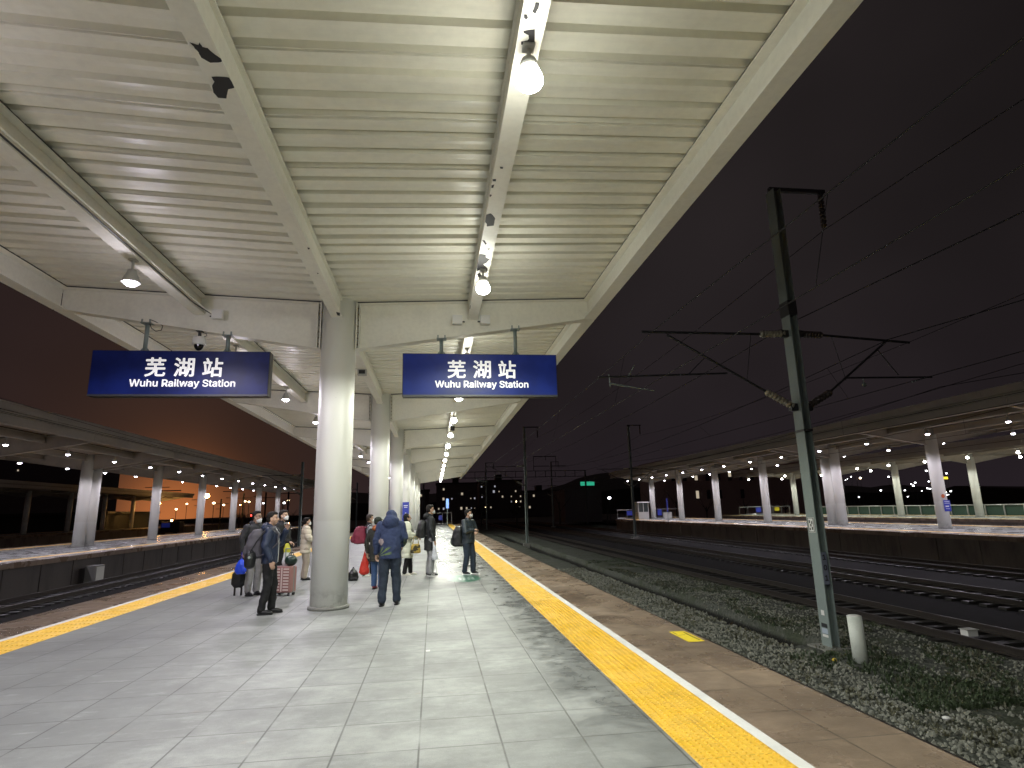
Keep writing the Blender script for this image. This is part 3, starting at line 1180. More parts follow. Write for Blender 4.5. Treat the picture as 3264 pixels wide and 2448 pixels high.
def beam_under(x):      # underside of the cross beam at world x
    return 4.84 + .72 * (abs(x - CX) - .345) / 4.755 - .02


station_sign(-.62, 2.47, 'bright blue hanging sign with the station name, right of the column', M['sign_r'], [(x, beam_under(x)) for x in (.14, 1.65)])
station_sign(-6.27, -3.12, 'dark navy hanging sign with the station name, left of the column', M['sign_l'], [(x, beam_under(x)) for x in (-5.43, -3.95)])

# dome camera between the left hangers
x, y, zt = -4.47, 11.50, beam_under(-4.47)
t = thing('dome_camera', 'white dome security camera hanging above the left station sign', 'security camera', (x, y, zt))
b = MB(); b.cyl((x, y, zt - .12), (x, y, zt), .03); b.box(x - .06, x + .06, y - .05, y + .05, zt - .01, zt)
obj('mount', b, M['darksteel'], t)
b = MB(); b.smooth = True
b.lathe([(.06, -.28), (.118, -.275), (.125, -.25), (.118, -.17), (.10, -.125), (.03, -.12)], (x, y, zt), 20)
obj('housing', b, M['white_pl'], t)
b = MB(); b.ell((x, y, zt - .28), (.085, .085, .11), 16, 10)
b.smooth = True
obj('dome_glass', b, mat('smoked_glass', (.01, .01, .012), .08), t)
b = MB(); b.tube([(x + .03, y, zt - .02), (x + .12, y, zt - .05), (x + .13, y, zt - .09), (x + .07, y, zt - .12), (x + .02, y, zt - .13)], .006)
obj('cable', b, M['black'], t)
b = MB(); b.tube([(-5.38, y - .02, 5.37), (-5.28, y - .02, 5.33), (-5.14, y - .02, 5.25), (-5.16, y - .02, 5.16), (-5.26, y - .02, 5.14), (-5.34, y - .02, 5.2), (-5.38, y - .02, 5.3)], .007)
tag(obj('cable_loop', b, M['black']), 'thin black cable loop by the outer hanger of the left sign', 'cable')
# junction boxes on the cross beam
for (x, z, lab) in [(-4.13, 5.46, 'white junction box on the cross beam left of the column'), (.46, 5.44, 'white box left of the right long beam'), (1.02, 5.45, 'white box right of the right long beam')]:
    t = thing('junction_box', lab, 'junction box', (x, 11.30, z))
    b = MB(); b.box(x - .095, x + .095, 11.34, 11.43, z - .085, z + .085); obj('case', b, M['white_pl'], t, bevel=.008)
    b = MB(); b.box(x - .10, x + .10, 11.325, 11.339, z - .09, z + .09); obj('lid', b, M['white_pl'], t, bevel=.004)
    b = MB(); b.cyl((x, 11.43, z), (x, 11.545, z), .02); b.cyl((x + (-.15 if x > .8 or x < -1 else .15), 11.40, z - .03), (x, 11.40, z - .03), .014)
    obj('bracket', b, M['darksteel'], t)
# cables along the left long beam
for dx, dz, r_, lab in [(.115, .03, .011, 'black cable running along the left long beam'), (.145, .075, .014, 'painted conduit running along the left long beam')]:
    b = MB()
    xx = CX - 2.64 + dx
    b.tube([(xx, -5, 5.50 + dz), (xx, 10.95, 5.50 + dz), (-4.30, 11.2, 5.47 + dz * .5), (-4.23, 11.37, 5.46)], r_, 8)
    tag(obj('conduit', b, M['black'] if dz < .05 else M['cream']), lab, 'cable')

# cameras / speakers further along
def cctv(x, y, z, lab):
    t = thing('bullet_camera', lab, 'security camera', (x, y, z))
    b = MB(); b.cyl((x, y, z), (x, y, z - .22), .022); b.box(x - .12, x + .12, y - .04, y + .04, z - .03, z); obj('arm', b, M['darksteel'], t)
    b = MB(); b.smooth = True; b.lathe([(.05, -.42), (.09, -.40), (.10, -.24), (.04, -.2)], (x, y, z), 14); obj('camera_body', b, M['black'], t)
    b = MB(); b.box(x - .11, x + .11, y - .11, y + .02, z - .235, z - .215); obj('hood', b, M['grey_pl'], t)


cctv(.80, 25.6, 5.50, 'dark camera under the right long beam beyond the right sign')
cctv(-4.52, 26.5, 5.50, 'dark camera under the left long beam beyond the left sign')
b = MB(); b.box(-2.02, -1.78, 15.5, 15.66, 5.24, 5.395)
t = thing('speaker', 'small grey box speaker under the central beam behind the first column', 'speaker', (-1.9, 15.5, 5.24))
obj('case', b, M['grey_pl'], t, bevel=.01)
b = MB(); b.box(-1.98, -1.82, 15.485, 15.499, 5.27, 5.37); obj('grille', b, M['black'], t)

# blue plates on the third column
for s_, lab in ((-1, 'blue plate projecting from the left of the third column'), (1, 'blue plate projecting from the right of the third column')):
    x = CX + s_ * .50
    t = thing('platform_plate', lab, 'sign', (x, 30.2, 1.3))
    b = MB(); b.box(x - .16, x + .16, 30.18, 30.22, .95, 2.15); obj('plate', b, M['blue_plate'], t)
    b = MB()
    for z, w_ in ((1.98, .2), (1.9, .16), (1.62, .06), (1.56, .10), (1.5, .04)):
        b.box(x - w_ / 2, x + w_ / 2, 30.172, 30.179, z - .018, z + .018)
    obj('white_print', b, M['white_mark'], t)
    b = MB(); b.box(min(x, x - s_ * .18), max(x, x - s_ * .18), 30.22, 30.24, 1.3, 1.34); b.box(min(x, x - s_ * .18), max(x, x - s_ * .18), 30.22, 30.24, 1.8, 1.84); obj('bracket', b, M['steel'], t)

# end of our platform: blue lit post sign and railing
t = thing('post_sign', 'pale blue lit panel on a tall post at the far end of our platform', 'sign', (1.51, 67.8, 0))
b = MB(); b.cyl((1.51, 67.8, 0), (1.51, 67.8, 2.0), .035); obj('post', b, M['steel'], t)
b = MB(); b.box(1.37, 1.67, 67.76, 67.84, 1.98, 3.02); obj('panel', b, M['blue_lit'], t, bevel=.02)
def railing(x0, x1, y, label, plate=None, h=1.15, m_=None, z=0.):
    t = thing('railing', label, 'railing', ((x0 + x1) / 2, y, z))
    b = MB(); b.cyl((x0, y, z + h), (x1, y, z + h), .03, n=8); b.cyl((x0, y, z + .14), (x1, y, z + .14), .025, n=8); obj('rail', b, m_ or M['fence_steel'], t)
    n = max(2, int(abs(x1 - x0) / 1.2) + 1)
    for i in range(n):
        x = x0 + (x1 - x0) * i / (n - 1)
        b = MB(); b.cyl((x, y, z), (x, y, z + h), .028, n=8); obj('post', b, m_ or M['fence_steel'], t)
    if plate:
        b = MB(); b.box(plate[0], plate[1], y - .05, y - .031, z + plate[2], z + plate[3]); obj('blue_plate', b, M['blue_plate'], t)
    return t


railing(-.1, 2.3, 78.3, 'steel railing closing the far end of our platform, blue plate on it', (.62, 1.1, .55, 1.15), h=1.45)
railing(24.9, 27.6, 79.6, 'steel railing at the far end of the right platform beside the booth', (26.2, 27.0, .5, 1.1), h=1.25)
railing(30.2, 33.8, 79.6, 'steel railing right of the last column on the right platform', (30.6, 31.2, .4, 1.2), h=1.25)

# ================================================================== TRACKS
def track(xc, y0, y1, label, ztop=None, near=60):
    zt = PZ + .11
    t = thing('railway_track', label, 'railway track', (xc, 20, PZ))
    for s_ in (-.7175, .7175):
        x = xc + s_
        b = MB()
        b.box(x - .036, x + .036, y0, y1, zt - .04, zt)
        b.box(x - .008, x + .008, y0, y1, zt - .14, zt - .0401)
        b.box(x - .07, x + .07, y0, y1, zt - .165, zt - .1401)
        obj('rail', b, M['rail'], t)
    b = MB()
    y = y0
    while y < min(y1, near + 60):
        b.box(xc - 1.25, xc + 1.25, y, y + .25, PZ - .2, PZ - .056)
        y += .6
    o = obj('sleepers', b, M['sleeper'], t, kind='stuff')
    return t


track(5.15, -5, 150, 'track directly beside our right platform edge')
track(11.9, -5, 150, 'track just beyond the near catenary mast')
track(17.1, -5, 150, 'middle track between the mast and the right platform')
track(22.9, -5, 150, 'track along the right platform face')
track(-9.0, -5, 150, 'track beside our left platform edge')
track(-15.3, -5, 150, 'track along the left platform face')
track(36.4, 5, 150, 'track behind the right platform')

# white marker pipe, stump, plastic bits
t = thing('marker_pipe', 'short white pipe standing in the gravel beside the near mast', 'marker post', (7.95, 10.9, PZ))
b = MB(); b.smooth = True
b.cyl((7.95, 10.9, PZ - .1), (7.93, 10.9, PZ + .83), .13, .128, 28)
obj('pipe', b, mat('white_pvc', build=dirty((.62, .66, .60), .4, 3, .5, rough=(.35, .5))), t)
b = MB(); b.smooth = True; b.cyl((7.93, 10.9, PZ + .8301), (7.93, 10.9, PZ + .842), .122, .10, 28); obj('cap', b, M['white_pl'], t)
b = MB(); b.smooth = True; b.ell((7.48, 11.0, PZ + .05), (.045, .04, .035)); tag(obj('yellow_ball', b, mat('yellow_plastic', (.6, .42, .04), .5)), 'small yellow plastic lump in the weeds before the mast', 'litter')
b = MB(); b.smooth = True; b.ell((6.9, 7.9, PZ + .06), (.06, .05, .02)); tag(obj('foil_scrap', b, M['white_pl']), 'white scrap lying in the gravel near the platform edge', 'litter')
t = thing('track_box', 'small pale box between the rails beyond the mast', 'equipment box', (11.7, 12.4, PZ))
b = MB(); b.box(11.6, 11.85, 12.3, 12.5, PZ + .0, PZ + .13); obj('case', b, M['white_pl'], t, bevel=.01)
b = MB(); b.box(11.58, 11.87, 12.28, 12.52, PZ + .131, PZ + .145); obj('lid', b, M['grey_pl'], t)

# ================================================================== CATENARY MASTS
def insulator(p0, p1, r, m_, parent, n=7, name='insulator'):
    p0, p1 = Vector(p0), Vector(p1)
    b = MB(); b.smooth = True
    b.cyl(p0, p1, r * .55, n=12)
    for i in range(n):
        c = p0.lerp(p1, (i + .5) / n)
        d = (p1 - p0).normalized() * ((p1 - p0).length / n * .32)
        b.cyl(c - d, c + d, r, r * .72, 14)
    return obj(name, b, m_, parent)


def mast(x, y, label, sides=(-1, 1), h=9.12, foot=PZ, detail=False, signs=False, top=True, lower=0.):
    t = thing('catenary_mast', label, 'catenary mast', (x, y, foot))
    st = M['steel']
    b = MB()
    hw, hd = .095, .16
    b.box(x - hw, x - hw + .016, y - hd, y + hd, foot - .3, h)
    b.box(x + hw - .016, x + hw, y - hd, y + hd, foot - .3, h)
    b.box(x - hw + .017, x + hw - .017, y - .006, y + .006, foot - .3, h - .002)
    obj('column', b, st, t)
    b = MB(); b.box(x - .34, x + .34, y - .3, y + .3, foot - .4, foot + .03); obj('foundation', b, M['grey_base'], t)
    for z in (3.2, 5.9) if detail else ():
        b = MB(); b.box(x - hw - .012, x + hw + .012, y - hd - .012, y + hd + .012, z, z + (.05 if z < 5 else .35)); obj('band', b, M['darksteel'], t)
    if top:
        b = MB(); b.box(x - .11, x + 1.36, y - .05, y + .05, h, h + .09); b.box(x + 1.22, x + 1.28, y - .06, y + .06, h - .12, h); obj('top_bracket', b, M['darksteel'], t)
        insulator((x + 1.25, y, h - .12), (x + 1.23, y, h - .92), .075, M['ins_dark'], t, 8)
    for s_ in sides:
        D = lambda dx, z: (x + s_ * dx, y, z - lower)
        im = M['ins'] if s_ < 0 else M['ins_dark']
        c = obj('cantilever', MB().cyl(D(.75, 5.47), D(3.6 if s_ < 0 else 3.0, 5.48 if s_ < 0 else 5.32), .03, n=8)
                .cyl(D(.75, 4.10), D(3.02 if s_ < 0 else 2.45, 5.42 if s_ < 0 else 5.38), .028, n=8)
                .cyl(D(1.68 if s_ < 0 else 1.2, 4.54 if s_ < 0 else 4.45), D(4.66 if s_ < 0 else 3.44, 4.43 if s_ < 0 else 4.48), .022, n=8)
                .cyl(D(1.0, 5.46), D(1.22, 4.38), .008, n=6)
                .cyl(D(2.15, 5.12 if s_ > 0 else 4.92), D(2.58, 4.52), .012, n=6)
                .box(*sorted((x + s_ * .10, x + s_ * .26)), y - .06, y + .06, 5.40 - lower, 5.56 - lower)
                .box(*sorted((x + s_ * .10, x + s_ * .26)), y - .06, y + .06, 3.68 - lower, 3.84 - lower), M['darksteel'], t)
        insulator(D(.18, 5.49), D(.78, 5.47), .085, im, t, 8)
        insulator(D(.18, 3.78), D(.80, 4.12), .085, im, t, 8)
        b = MB()
        if s_ < 0:
            b.cyl(D(4.4, 4.29), D(3.4, 4.13), .022, .012, 8)
            b.cyl(D(4.42, 4.50), D(4.40, 4.22), .012, n=6)
            b.cyl(D(4.0, 4.42), D(3.82, 4.72), .010, n=6)
        else:
            b.cyl(D(1.66, 4.46), D(1.66, 4.28), .014, n=6)
            b.ell(D(1.66, 4.29), (.06, .04, .05), 8, 6)
            b.cyl(D(3.3, 4.47), D(2.9, 4.36), .014, n=6)
        obj('steady_arm', b, M['steel'], t)
    if signs:
        xf = x - hw - .002
        b = MB(); b.box(xf - .010, xf, y - .10, y + .11, 1.02, 1.34); o = obj('pattern_plate', b, M['white_pl'], t)
        b = MB()
        for (dy, z, a, c_) in [(-.092, 1.03, .012, .30), (.088, 1.03, .012, .30), (-.092, 1.03, .19, .012), (-.092, 1.32, .19, .012), (-.05, 1.20, .035, .06), (.03, 1.22, .035, .06), (-.05, 1.08, .035, .06), (.03, 1.07, .035, .05), (-.01, 1.15, .04, .05)]:
            b.box(xf - .014, xf - .0105, y + dy, y + dy + a, z, z + c_)
        obj('black_mark', b, M['black'], o)
        b = MB(); b.box(x - .085, x + .035, y - hd - .012, y - hd - .002, -.03, .62); o = obj('number_plate', b, mat('grey_blue_plate', (.16, .18, .24), .5), t)
        for k, ch in enumerate('101'):
            put_text('digit', ch, .2, M['black'], o, (x - .025, y - hd - .0145, .52 - k * .21), FACE_S, bold=.004)
        for (z0, z1, a, m_) in [(-.66, -.56, .05, M['white_pl']), (-1.02, -.92, .09, M['blue_paper']), (-1.09, -1.04, .09, M['white_pl']), (-.90, -.82, .09, M['darksteel'])]:
            b = MB(); b.box(xf - .005, xf, y - a, y + a, z0, z1); obj('sticker', b, m_, t)
    return t


M['blue_paper'] = mat('pale_blue_sticker', (.4, .46, .55), .5)
near_mast = mast(8.2, 12.1, 'tall near catenary mast rising from the gravel right of our platform', detail=True, signs=True)
mast(8.2, 53.0, 'catenary mast beside the far half of our platform', h=9.0, sides=(-1,))
mast(8.2, 94, 'distant catenary mast beyond the platform end', h=9.0, sides=(-1,))
mast(20.0, 58.5, 'dark catenary mast in front of the right platform end', h=9.9, lower=0)
mast(20.0, 100, 'faraway mast on the line of the middle tracks', h=9.5)
mast(-12.2, 57.5, 'dark catenary mast between the tracks left of our platform', sides=(-1,), h=6.5, lower=.2, top=False)
mast(-12.2, 98, 'faint faraway mast between the left tracks', sides=(-1,), h=6.5, top=False)

# ------------------------------------------------------------------ wires
def wire(name, pts, r, label, cat='overhead wire', sag=0.):
    b = MB()
    P_ = []
    for a, c in zip(pts[:-1], pts[1:]):
        n = 8 if sag else 1
        for i in range(n):
            q = Vector(a).lerp(Vector(c), i / n)
            if sag:
                q.z -= sag * 4 * (i / n) * (1 - i / n)
            P_.append(q)
    P_.append(Vector(pts[-1]))
    b.tube(P_, r, 5)
    return tag(obj(name, b, M['wire']), label, cat, 'overhead wires')


for (xm, zm, xc_, zc_, y_sup, lab) in [(4.95, 5.57, 4.6, 4.22, 12.1, 'near right track'), (10.7, 5.40, 11.2, 4.40, 12.1, 'track beyond the near mast'),
                                       (17.1, 5.40, 17.1, 4.40, 17.5, 'middle track'), (22.9, 5.40, 22.9, 4.40, 17.5, 'track along the right platform')]:
    sp_ = 41
    ys = [y_sup - sp_, y_sup, y_sup + sp_, y_sup + 2 * sp_, y_sup + 3 * sp_]
    wire('messenger_wire', [(xm, y, zm) for y in ys], .011, 'upper carrying wire over the %s' % lab, sag=.75 if xm > 5 else .15)
    wire('contact_wire', [(xc_, -25, zc_), (xc_, 150, zc_)], .009, 'straight contact wire over the %s' % lab)
    b = MB()
    for y in np.arange(-2, 100, 8.2):
        u = ((y - ys[0]) % sp_) / sp_
        b.cyl((xc_, y, zc_), (xm, y, zm - (.75 if xm > 5 else .15) * 4 * u * (1 - u)), .005, n=4)
    tag(obj('dropper_wires', b, M['wire']), 'thin vertical droppers hanging over the %s' % lab, 'dropper wires', 'overhead wires')
wire('return_wire', [(8.45, -29, 5.86), (8.45, 12.1, 5.86), (8.45, 53, 5.86), (8.45, 94, 5.9)], .012, 'return wire strapped to the side of the near mast', sag=.35)
wire('feeder_wire', [(9.43, -29, 8.18), (9.43, 12.1, 8.16), (9.43, 53, 8.1), (9.43, 94, 8.1)], .010, 'feeder wire under the top bracket of the near mast', sag=.5)
wire('feeder_wire', [(21.25, -24, 8.9), (21.25, 17.5, 8.9), (21.25, 58.5, 8.9), (21.25, 100, 8.5)], .012, 'high feeder wire before the right canopy', sag=.6)
wire('return_wire', [(20.3, -24, 6.2), (20.3, 17.5, 6.2), (20.3, 58.5, 6.2), (20.3, 100, 6.2)], .012, 'lower return wire before the right canopy', sag=.5)
wire('messenger_wire', [(-15.5, 16.5, 6.3), (-15.5, 57.5, 6.3), (-15.5, 98, 6.3)], .010, 'carrying wire over the left platform track', sag=.5)

# portal gantry far down the line
t = thing('signal_gantry', 'dark lattice gantry crossing all tracks far away', 'gantry', (5, 110, PZ))
b = MB()
for z in (7.5, 8.6):
    b.box(-2, 28.6, 109.95, 110.05, z, z + .12)
for k in range(17):
    x = -2 + k * 1.9
    b.box(x, x + .1, 109.94, 110.06, 7.5, 8.7)
obj('truss', b, M['darksteel'], t)
for x in (-2, 28.4):
    b = MB(); b.box(x, x + .3, 109.9, 110.1, PZ, 8.7); obj('leg', b, M['darksteel'], t)
b = MB()
for (x0, x1, z0, z1) in [(18.6, 18.7, 8.7, 11.4), (22.9, 23.0, 9.5, 11.4), (18.6, 23.0, 11.3, 11.45), (18.6, 24.8, 9.5, 9.62), (20.9, 21.0, 10.6, 11.3)]:
    b.box(x0, x1, 109.95, 110.05, z0, z1)
obj('wire_frame', b, M['darksteel'], t)

# ================================================================== FAR BACKGROUND
def block(x0, x1, y, z1, label, m_, win, name='apartment_block', dep=14, lit=.12, cols=None, rows=None, roof=True, seed=1, wm=None):
    rr = random.Random(seed)
    t = thing(name, label, 'building', ((x0 + x1) / 2, y, PZ))
    b = MB(); b.box(x0, x1, y, y + dep, PZ - .5, z1); obj('wall', b, m_, t)
    if roof:
        b = MB(); b.box(x0 - .3, x1 + .3, y - .3, y + dep + .3, z1, z1 + .6)
        b.box(x0 + (x1 - x0) * .4, x0 + (x1 - x0) * .55, y + 3, y + 8, z1 + .6, z1 + 3)
        obj('roof', b, M['hill'], t)
    n = 0
    for i in range(cols):
        for j in range(rows):
            if rr.random() > lit or n > 60:
                continue
            n += 1
            xx = x0 + (x1 - x0) * (i + .5) / cols + rr.uniform(-.3, .3)
            zz = PZ + 3 + (z1 - PZ - 4) * (j + .5) / rows
            ww = rr.uniform(.16, .40) * win
            b = MB(); b.box(xx - ww, xx + ww, y - .08, y - .01, zz - ww * 1.3, zz + ww * 1.3)
            obj('window', b, rr.choice([M['window_lit'], M['window_cool'], M['window_lit'], M['far_warm'] if rr.random() < .3 else M['window_cool']]), t)
    return t


block(1, 17, 235, 12.0, 'dark far apartment block with scattered lit windows left of the far mast', M['bld_far'], 1.0, cols=9, rows=5, lit=.34, seed=3)
block(19, 37, 250, 13.5, 'dark far apartment block with few lit windows right of the far mast', M['bld_far'], 1.0, cols=10, rows=5, lit=.2, seed=8)
block(-24, -2, 260, 10.5, 'dark far block hidden behind the row of columns', M['bld_far'], 1.0, cols=10, rows=4, lit=.2, seed=5)
block(40, 58, 270, 9.5, 'black far block left of the guard booth', M['bld_far'], 1.0, cols=8, rows=4, lit=.06, seed=9)
# pinkish building behind the right canopy
t = thing('station_building', 'pinkish wall with two rows of small windows behind the right platform', 'building', (66, 130, PZ))
b = MB(); b.box(52, 92, 130, 146, PZ - .5, 12); obj('wall', b, M['bld_pink'], t)
for k in range(9):
    for j, z in enumerate((8.1, 4.0)):
        x = 54.3 + k * 2.75
        if j == 1 and k in (0, 1, 5, 7):
            continue
        lit_ = (j == 0 and k in (0, 2, 5)) or (j == 1 and k == 2)
        f = obj('window', MB().box(x - .42, x + .42, 129.90, 129.99, z - 1.0, z + 1.0), M['window_dark'], t)
        if lit_:
            obj('lit_pane', MB().box(x - .34, x + .34, 129.84, 129.89, z - (.2 if k != 2 else .85), z + .85), M['window_lit'], f)
# hills
def hill(name, x0, x1, y, zf, label):
    b = MB()
    n = 80
    pts = []
    for i in range(n + 1):
        x = x0 + (x1 - x0) * i / n
        pts.append((x, zf(x)))
    for (xa, za), (xb, zb_) in zip(pts[:-1], pts[1:]):
        b.hexa([(xa, y, PZ - 2), (xb, y, PZ - 2), (xb, y + 120, PZ - 2), (xa, y + 120, PZ - 2)],
               [(xa, y, za * .5), (xb, y, zb_ * .5), (xb, y + 60, zb_), (xa, y + 60, za)])
    return obj(name, b, M['hill'], kind='structure')


hill('hills', -60, 330, 330, lambda x: 13 + 7 * noise.noise(Vector((x * .012, 2, 0))) + 3 * noise.noise(Vector((x * .05, 1, 0))) + 9 * smooth(60, 110, x) * (1 - smooth(150, 200, x)), '')
hill('right_hills', 300, 700, 250, lambda x: 9 + 8 * noise.noise(Vector((x * .01, 7, 0))), '')
hill('left_hills', -420, -60, 380, lambda x: 1.2 + 2 * noise.noise(Vector((x * .02, 5, 0))), '')

# trees as dark masses between platform end and town
leaf_m = mat('dark_night_foliage', build=dirty((.030, .036, .020), .5, .8, .5, bump=0))


def tree(x, y, h, rad, label, group, seed):
    rr = random.Random(seed)
    t = thing('tree', label, 'tree', (x, y, PZ), group=group)
    b = MB()
    b.cyl((x, y, PZ - .2), (x, y, PZ + h * .5), .16, .08, 8)
    for k in range(5):
        a = rr.uniform(0, 6.28)
        b.cyl((x, y, PZ + h * rr.uniform(.25, .45)), (x + math.cos(a) * rad * .6, y + math.sin(a) * rad * .6, PZ + h * rr.uniform(.6, .85)), .06, .02, 6)
    obj('trunk', b, M['hill'], t)
    V, F = [], []
    lobes = [(x + rr.uniform(-.6, .6) * rad, y + rr.uniform(-.6, .6) * rad, PZ + h * rr.uniform(.42, .9), rad * rr.uniform(.35, .6)) for _ in range(11)]
    for (cx, cy, cz, r_) in lobes:
        for _ in range(170):
            d = Vector((rr.gauss(0, 1), rr.gauss(0, 1), rr.gauss(0, .8))).normalized() * r_ * rr.uniform(.55, 1.08)
            s_ = rr.uniform(.10, .24)
            a = Vector((rr.gauss(0, 1), rr.gauss(0, 1), rr.gauss(0, 1))).normalized() * s_
            c_ = Vector((rr.gauss(0, 1), rr.gauss(0, 1), rr.gauss(0, 1))).normalized() * s_ * .6
            p = Vector((cx, cy, cz)) + d
            o = len(V)
            V += [tuple(p - a), tuple(p + c_), tuple(p + a), tuple(p - c_)]
            F.append((o, o + 1, o + 2, o + 3))
    me = bpy.data.meshes.new('crown'); me.from_pydata(V, [], F); me.materials.append(leaf_m)
    obj('crown', me, None, t)


for i, (x, y, h, r_, lab) in enumerate([(8.5, 108, 6.5, 3.2, 'dark tree behind the railing at our platform end'), (16, 116, 7.5, 3.6, 'dark tree under the lattice gantry'), (25, 118, 8.5, 4, 'dark tree below the green lit sign'),
                                        (33, 112, 7.0, 3.6, 'dark tree left of the lone street lamp'), (41, 108, 6.6, 3.5, 'dark tree behind the end of the right platform'), (47, 112, 7.5, 3.8, 'dark tree left of the pink building'),
                                        (56, 118, 5.2, 3.4, 'low dark tree before the left half of the pink building'), (64, 117, 5.0, 3.2, 'low dark tree before the middle of the pink building'), (71, 114, 5.4, 3.3, 'low dark tree before the right half of the pink building'),
                                        (92, 104, 7.2, 4.2, 'dark tree behind the green fence near the distant lights'), (118, 90, 7.5, 4.4, 'dark tree far right behind the green fence'), (-36, 118, 5.0, 3.2, 'dark tree beyond the left platform near the orange lamps'), (-28, 122, 5.2, 3.4, 'dark tree between left platform columns')]):
    tree(x, y, h, r_, lab, 'dark trees beyond the platforms', 20 + i)

# green fence with stainless rail beyond the farther right platform
t = thing('mesh_fence', 'green mesh fence with a bright steel top rail behind the farther right platform', 'fence', (54.4, 55, 0))
b = MB(); b.box(54.40, 54.43, 14, 82, -1.2, .95); obj('mesh_panel', b, M['fence_green'], t)
b = MB(); b.cyl((54.3, 14, 1.0), (54.3, 82, 1.0), .05, n=8); obj('top_rail', b, M['fence_steel'], t)
for k in range(34):
    y = 15 + 2.0 * k
    b = MB(); b.box(54.27, 54.36, y - .05, y + .05, -.2, 1.0); obj('post', b, M['fence_steel'], t)
t = railing(45, 53.0, 84, 'steel railing across the end of the farther right platform with blue and yellow plates', (47.6, 48.4, .4, 1.1), h=1.2)
obj('yellow_plate', MB().box(50.6, 51.3, 83.93, 83.969, .55, 1.05), mat('yellow_plate', (.5, .42, .02), .5, emit=(.5, .42, .02), es=.15), t)

# guard booth
t = thing('guard_booth', 'small grey glazed booth at the end of the right platform', 'booth', (27.2, 75.6, 0))
b = MB()
b.box(26.5, 27.9, 75.6, 76.9, 0, .95)
for x in (26.5, 27.16, 27.82):
    b.box(x, x + .08, 75.6, 75.68, .95, 2.12)
for y in (76.8,):
    b.box(26.5, 27.9, y, y + .1, .95, 2.12)
obj('cabin', b, M['grey_pl'], t)
obj('roof', MB().box(26.35, 28.05, 75.45, 77.05, 2.12, 2.25), M['white_pl'], t)
obj('window', MB().box(26.58, 27.82, 75.63, 75.65, .95, 2.12), mat('booth_glass', (.05, .06, .06), .1), t)
t = thing('litter_bin', 'grey bin beside the last column on the right platform', 'bin', (29.9, 75.5, 0))
obj('bin_body', MB().box(29.9, 30.9, 75.3, 75.9, 0, .85), M['grey_pl'], t, bevel=.02)
obj('bin_lid', MB().box(29.87, 30.93, 75.27, 75.93, .851, .92), M['darksteel'], t)
t = thing('post_sign', 'thin blue lit strip sign on a post on the right platform', 'sign', (24.95, 61.9, 0))
obj('post', MB().cyl((24.95, 61.9, 0), (24.95, 61.9, 1.0), .03), M['steel'], t)
obj('panel', MB().box(24.9, 25.0, 61.86, 61.94, 1.0, 2.45), M['blue_plate'], t)
# plate and badge on the right platform's near column
yc = 12.8 + 9.25 * 2 - .345
t = thing('column_plate', 'blue plate with white writing on the near lilac column of the right platform', 'sign', (29.32, yc, 1.3))
obj('plate', MB().box(29.08, 29.5, yc - .02, yc - .005, .97, 1.6), M['blue_plate'], t)
obj('white_print', MB().box(29.12, 29.46, yc - .026, yc - .021, 1.5, 1.53).box(29.12, 29.46, yc - .026, yc - .021, 1.41, 1.435).box(29.16, 29.38, yc - .026, yc - .021, 1.22, 1.28).box(29.16, 29.42, yc - .026, yc - .021, 1.10, 1.12), M['white_mark'], t)
b = MB(); b.cyl((29.12, yc - .02, 1.83), (29.12, yc - .006, 1.83), .11, n=14)
tag(obj('round_badge', b, mat('orange_red_badge', (.5, .13, .05), .5)), 'small round orange badge above the blue plate on the near lilac column', 'sign')

# distant lights: small posts with glowing heads
def far_lamp(x, y, z, r_, m_, label, group, cat='street lamp', name='street_lamp', zb=PZ):
    t = thing(name, label, cat, (x, y, zb), group=group)
    b = MB(); b.cyl((x, y, zb), (x, y, z), .06, n=5); obj('pole', b, M['darksteel'], t)
    b = MB(); b.ell((x, y, z + r_ * .6), (r_, r_, r_ * .7), 8, 6); obj('lamp_head', b, m_, t)
    return t


rr = random.Random(4)
# right-hand town lights seen beyond the green fence
for k in range(40):
    u = rr.random()
    y = rr.uniform(165, 240)
    ratio = .60 + .36 * u                       # x / y direction
    x = y * ratio
    z = 1.66 + y * (rr.uniform(.005, .045) if rr.random() < .8 else rr.uniform(.02, .06))
    far_lamp(x, y, z, rr.uniform(.12, .36), M['far_white'] if rr.random() < .9 else M['far_warm'], 'small lamp among the distant town lights beyond the green fence', 'distant town lights on the right')
t = thing('lit_awning', 'yellow lit strip at the far right among the town lights', 'lit sign', (176, 190, 9))
obj('lit_panel', MB().box(176, 182, 190, 190.4, 8.6, 9.4), mat('yellow_lit_strip', (.8, .6, .1), .4, emit=(1, .75, .05), es=1.6), t)
obj('frame', MB().box(175.8, 182.2, 190.41, 190.8, 8.4, 9.6), M['darksteel'], t)
far_lamp(42.0, 140, 3.6, .42, M['far_white'], 'lone bright white street lamp in the dark left of the guard booth', None)
for k, (sx, y, dz, m_) in enumerate([(-.345, 120, .02, 'far_warm'), (-.33, 150, .017, 'far_warm'), (-.298, 160, .022, 'far_warm'), (-.305, 140, .017, 'orange_lamp'), (-.292, 150, .021, 'far_warm'),
                                     (-.28, 150, .022, 'far_warm'), (-.27, 160, .018, 'far_white'), (-.232, 150, .022, 'far_warm'), (-.238, 140, .018, 'far_white'), (-.36, 160, .02, 'far_warm'), (-.40, 150, .012, 'far_warm'), (-.385, 170, .02, 'far_warm')]):
    far_lamp(sx * y, y, 1.66 + dz * y, .28 if m_ != 'orange_lamp' else .12, M[m_], 'small warm lamp far beyond the left platform', 'distant lamps on the left')
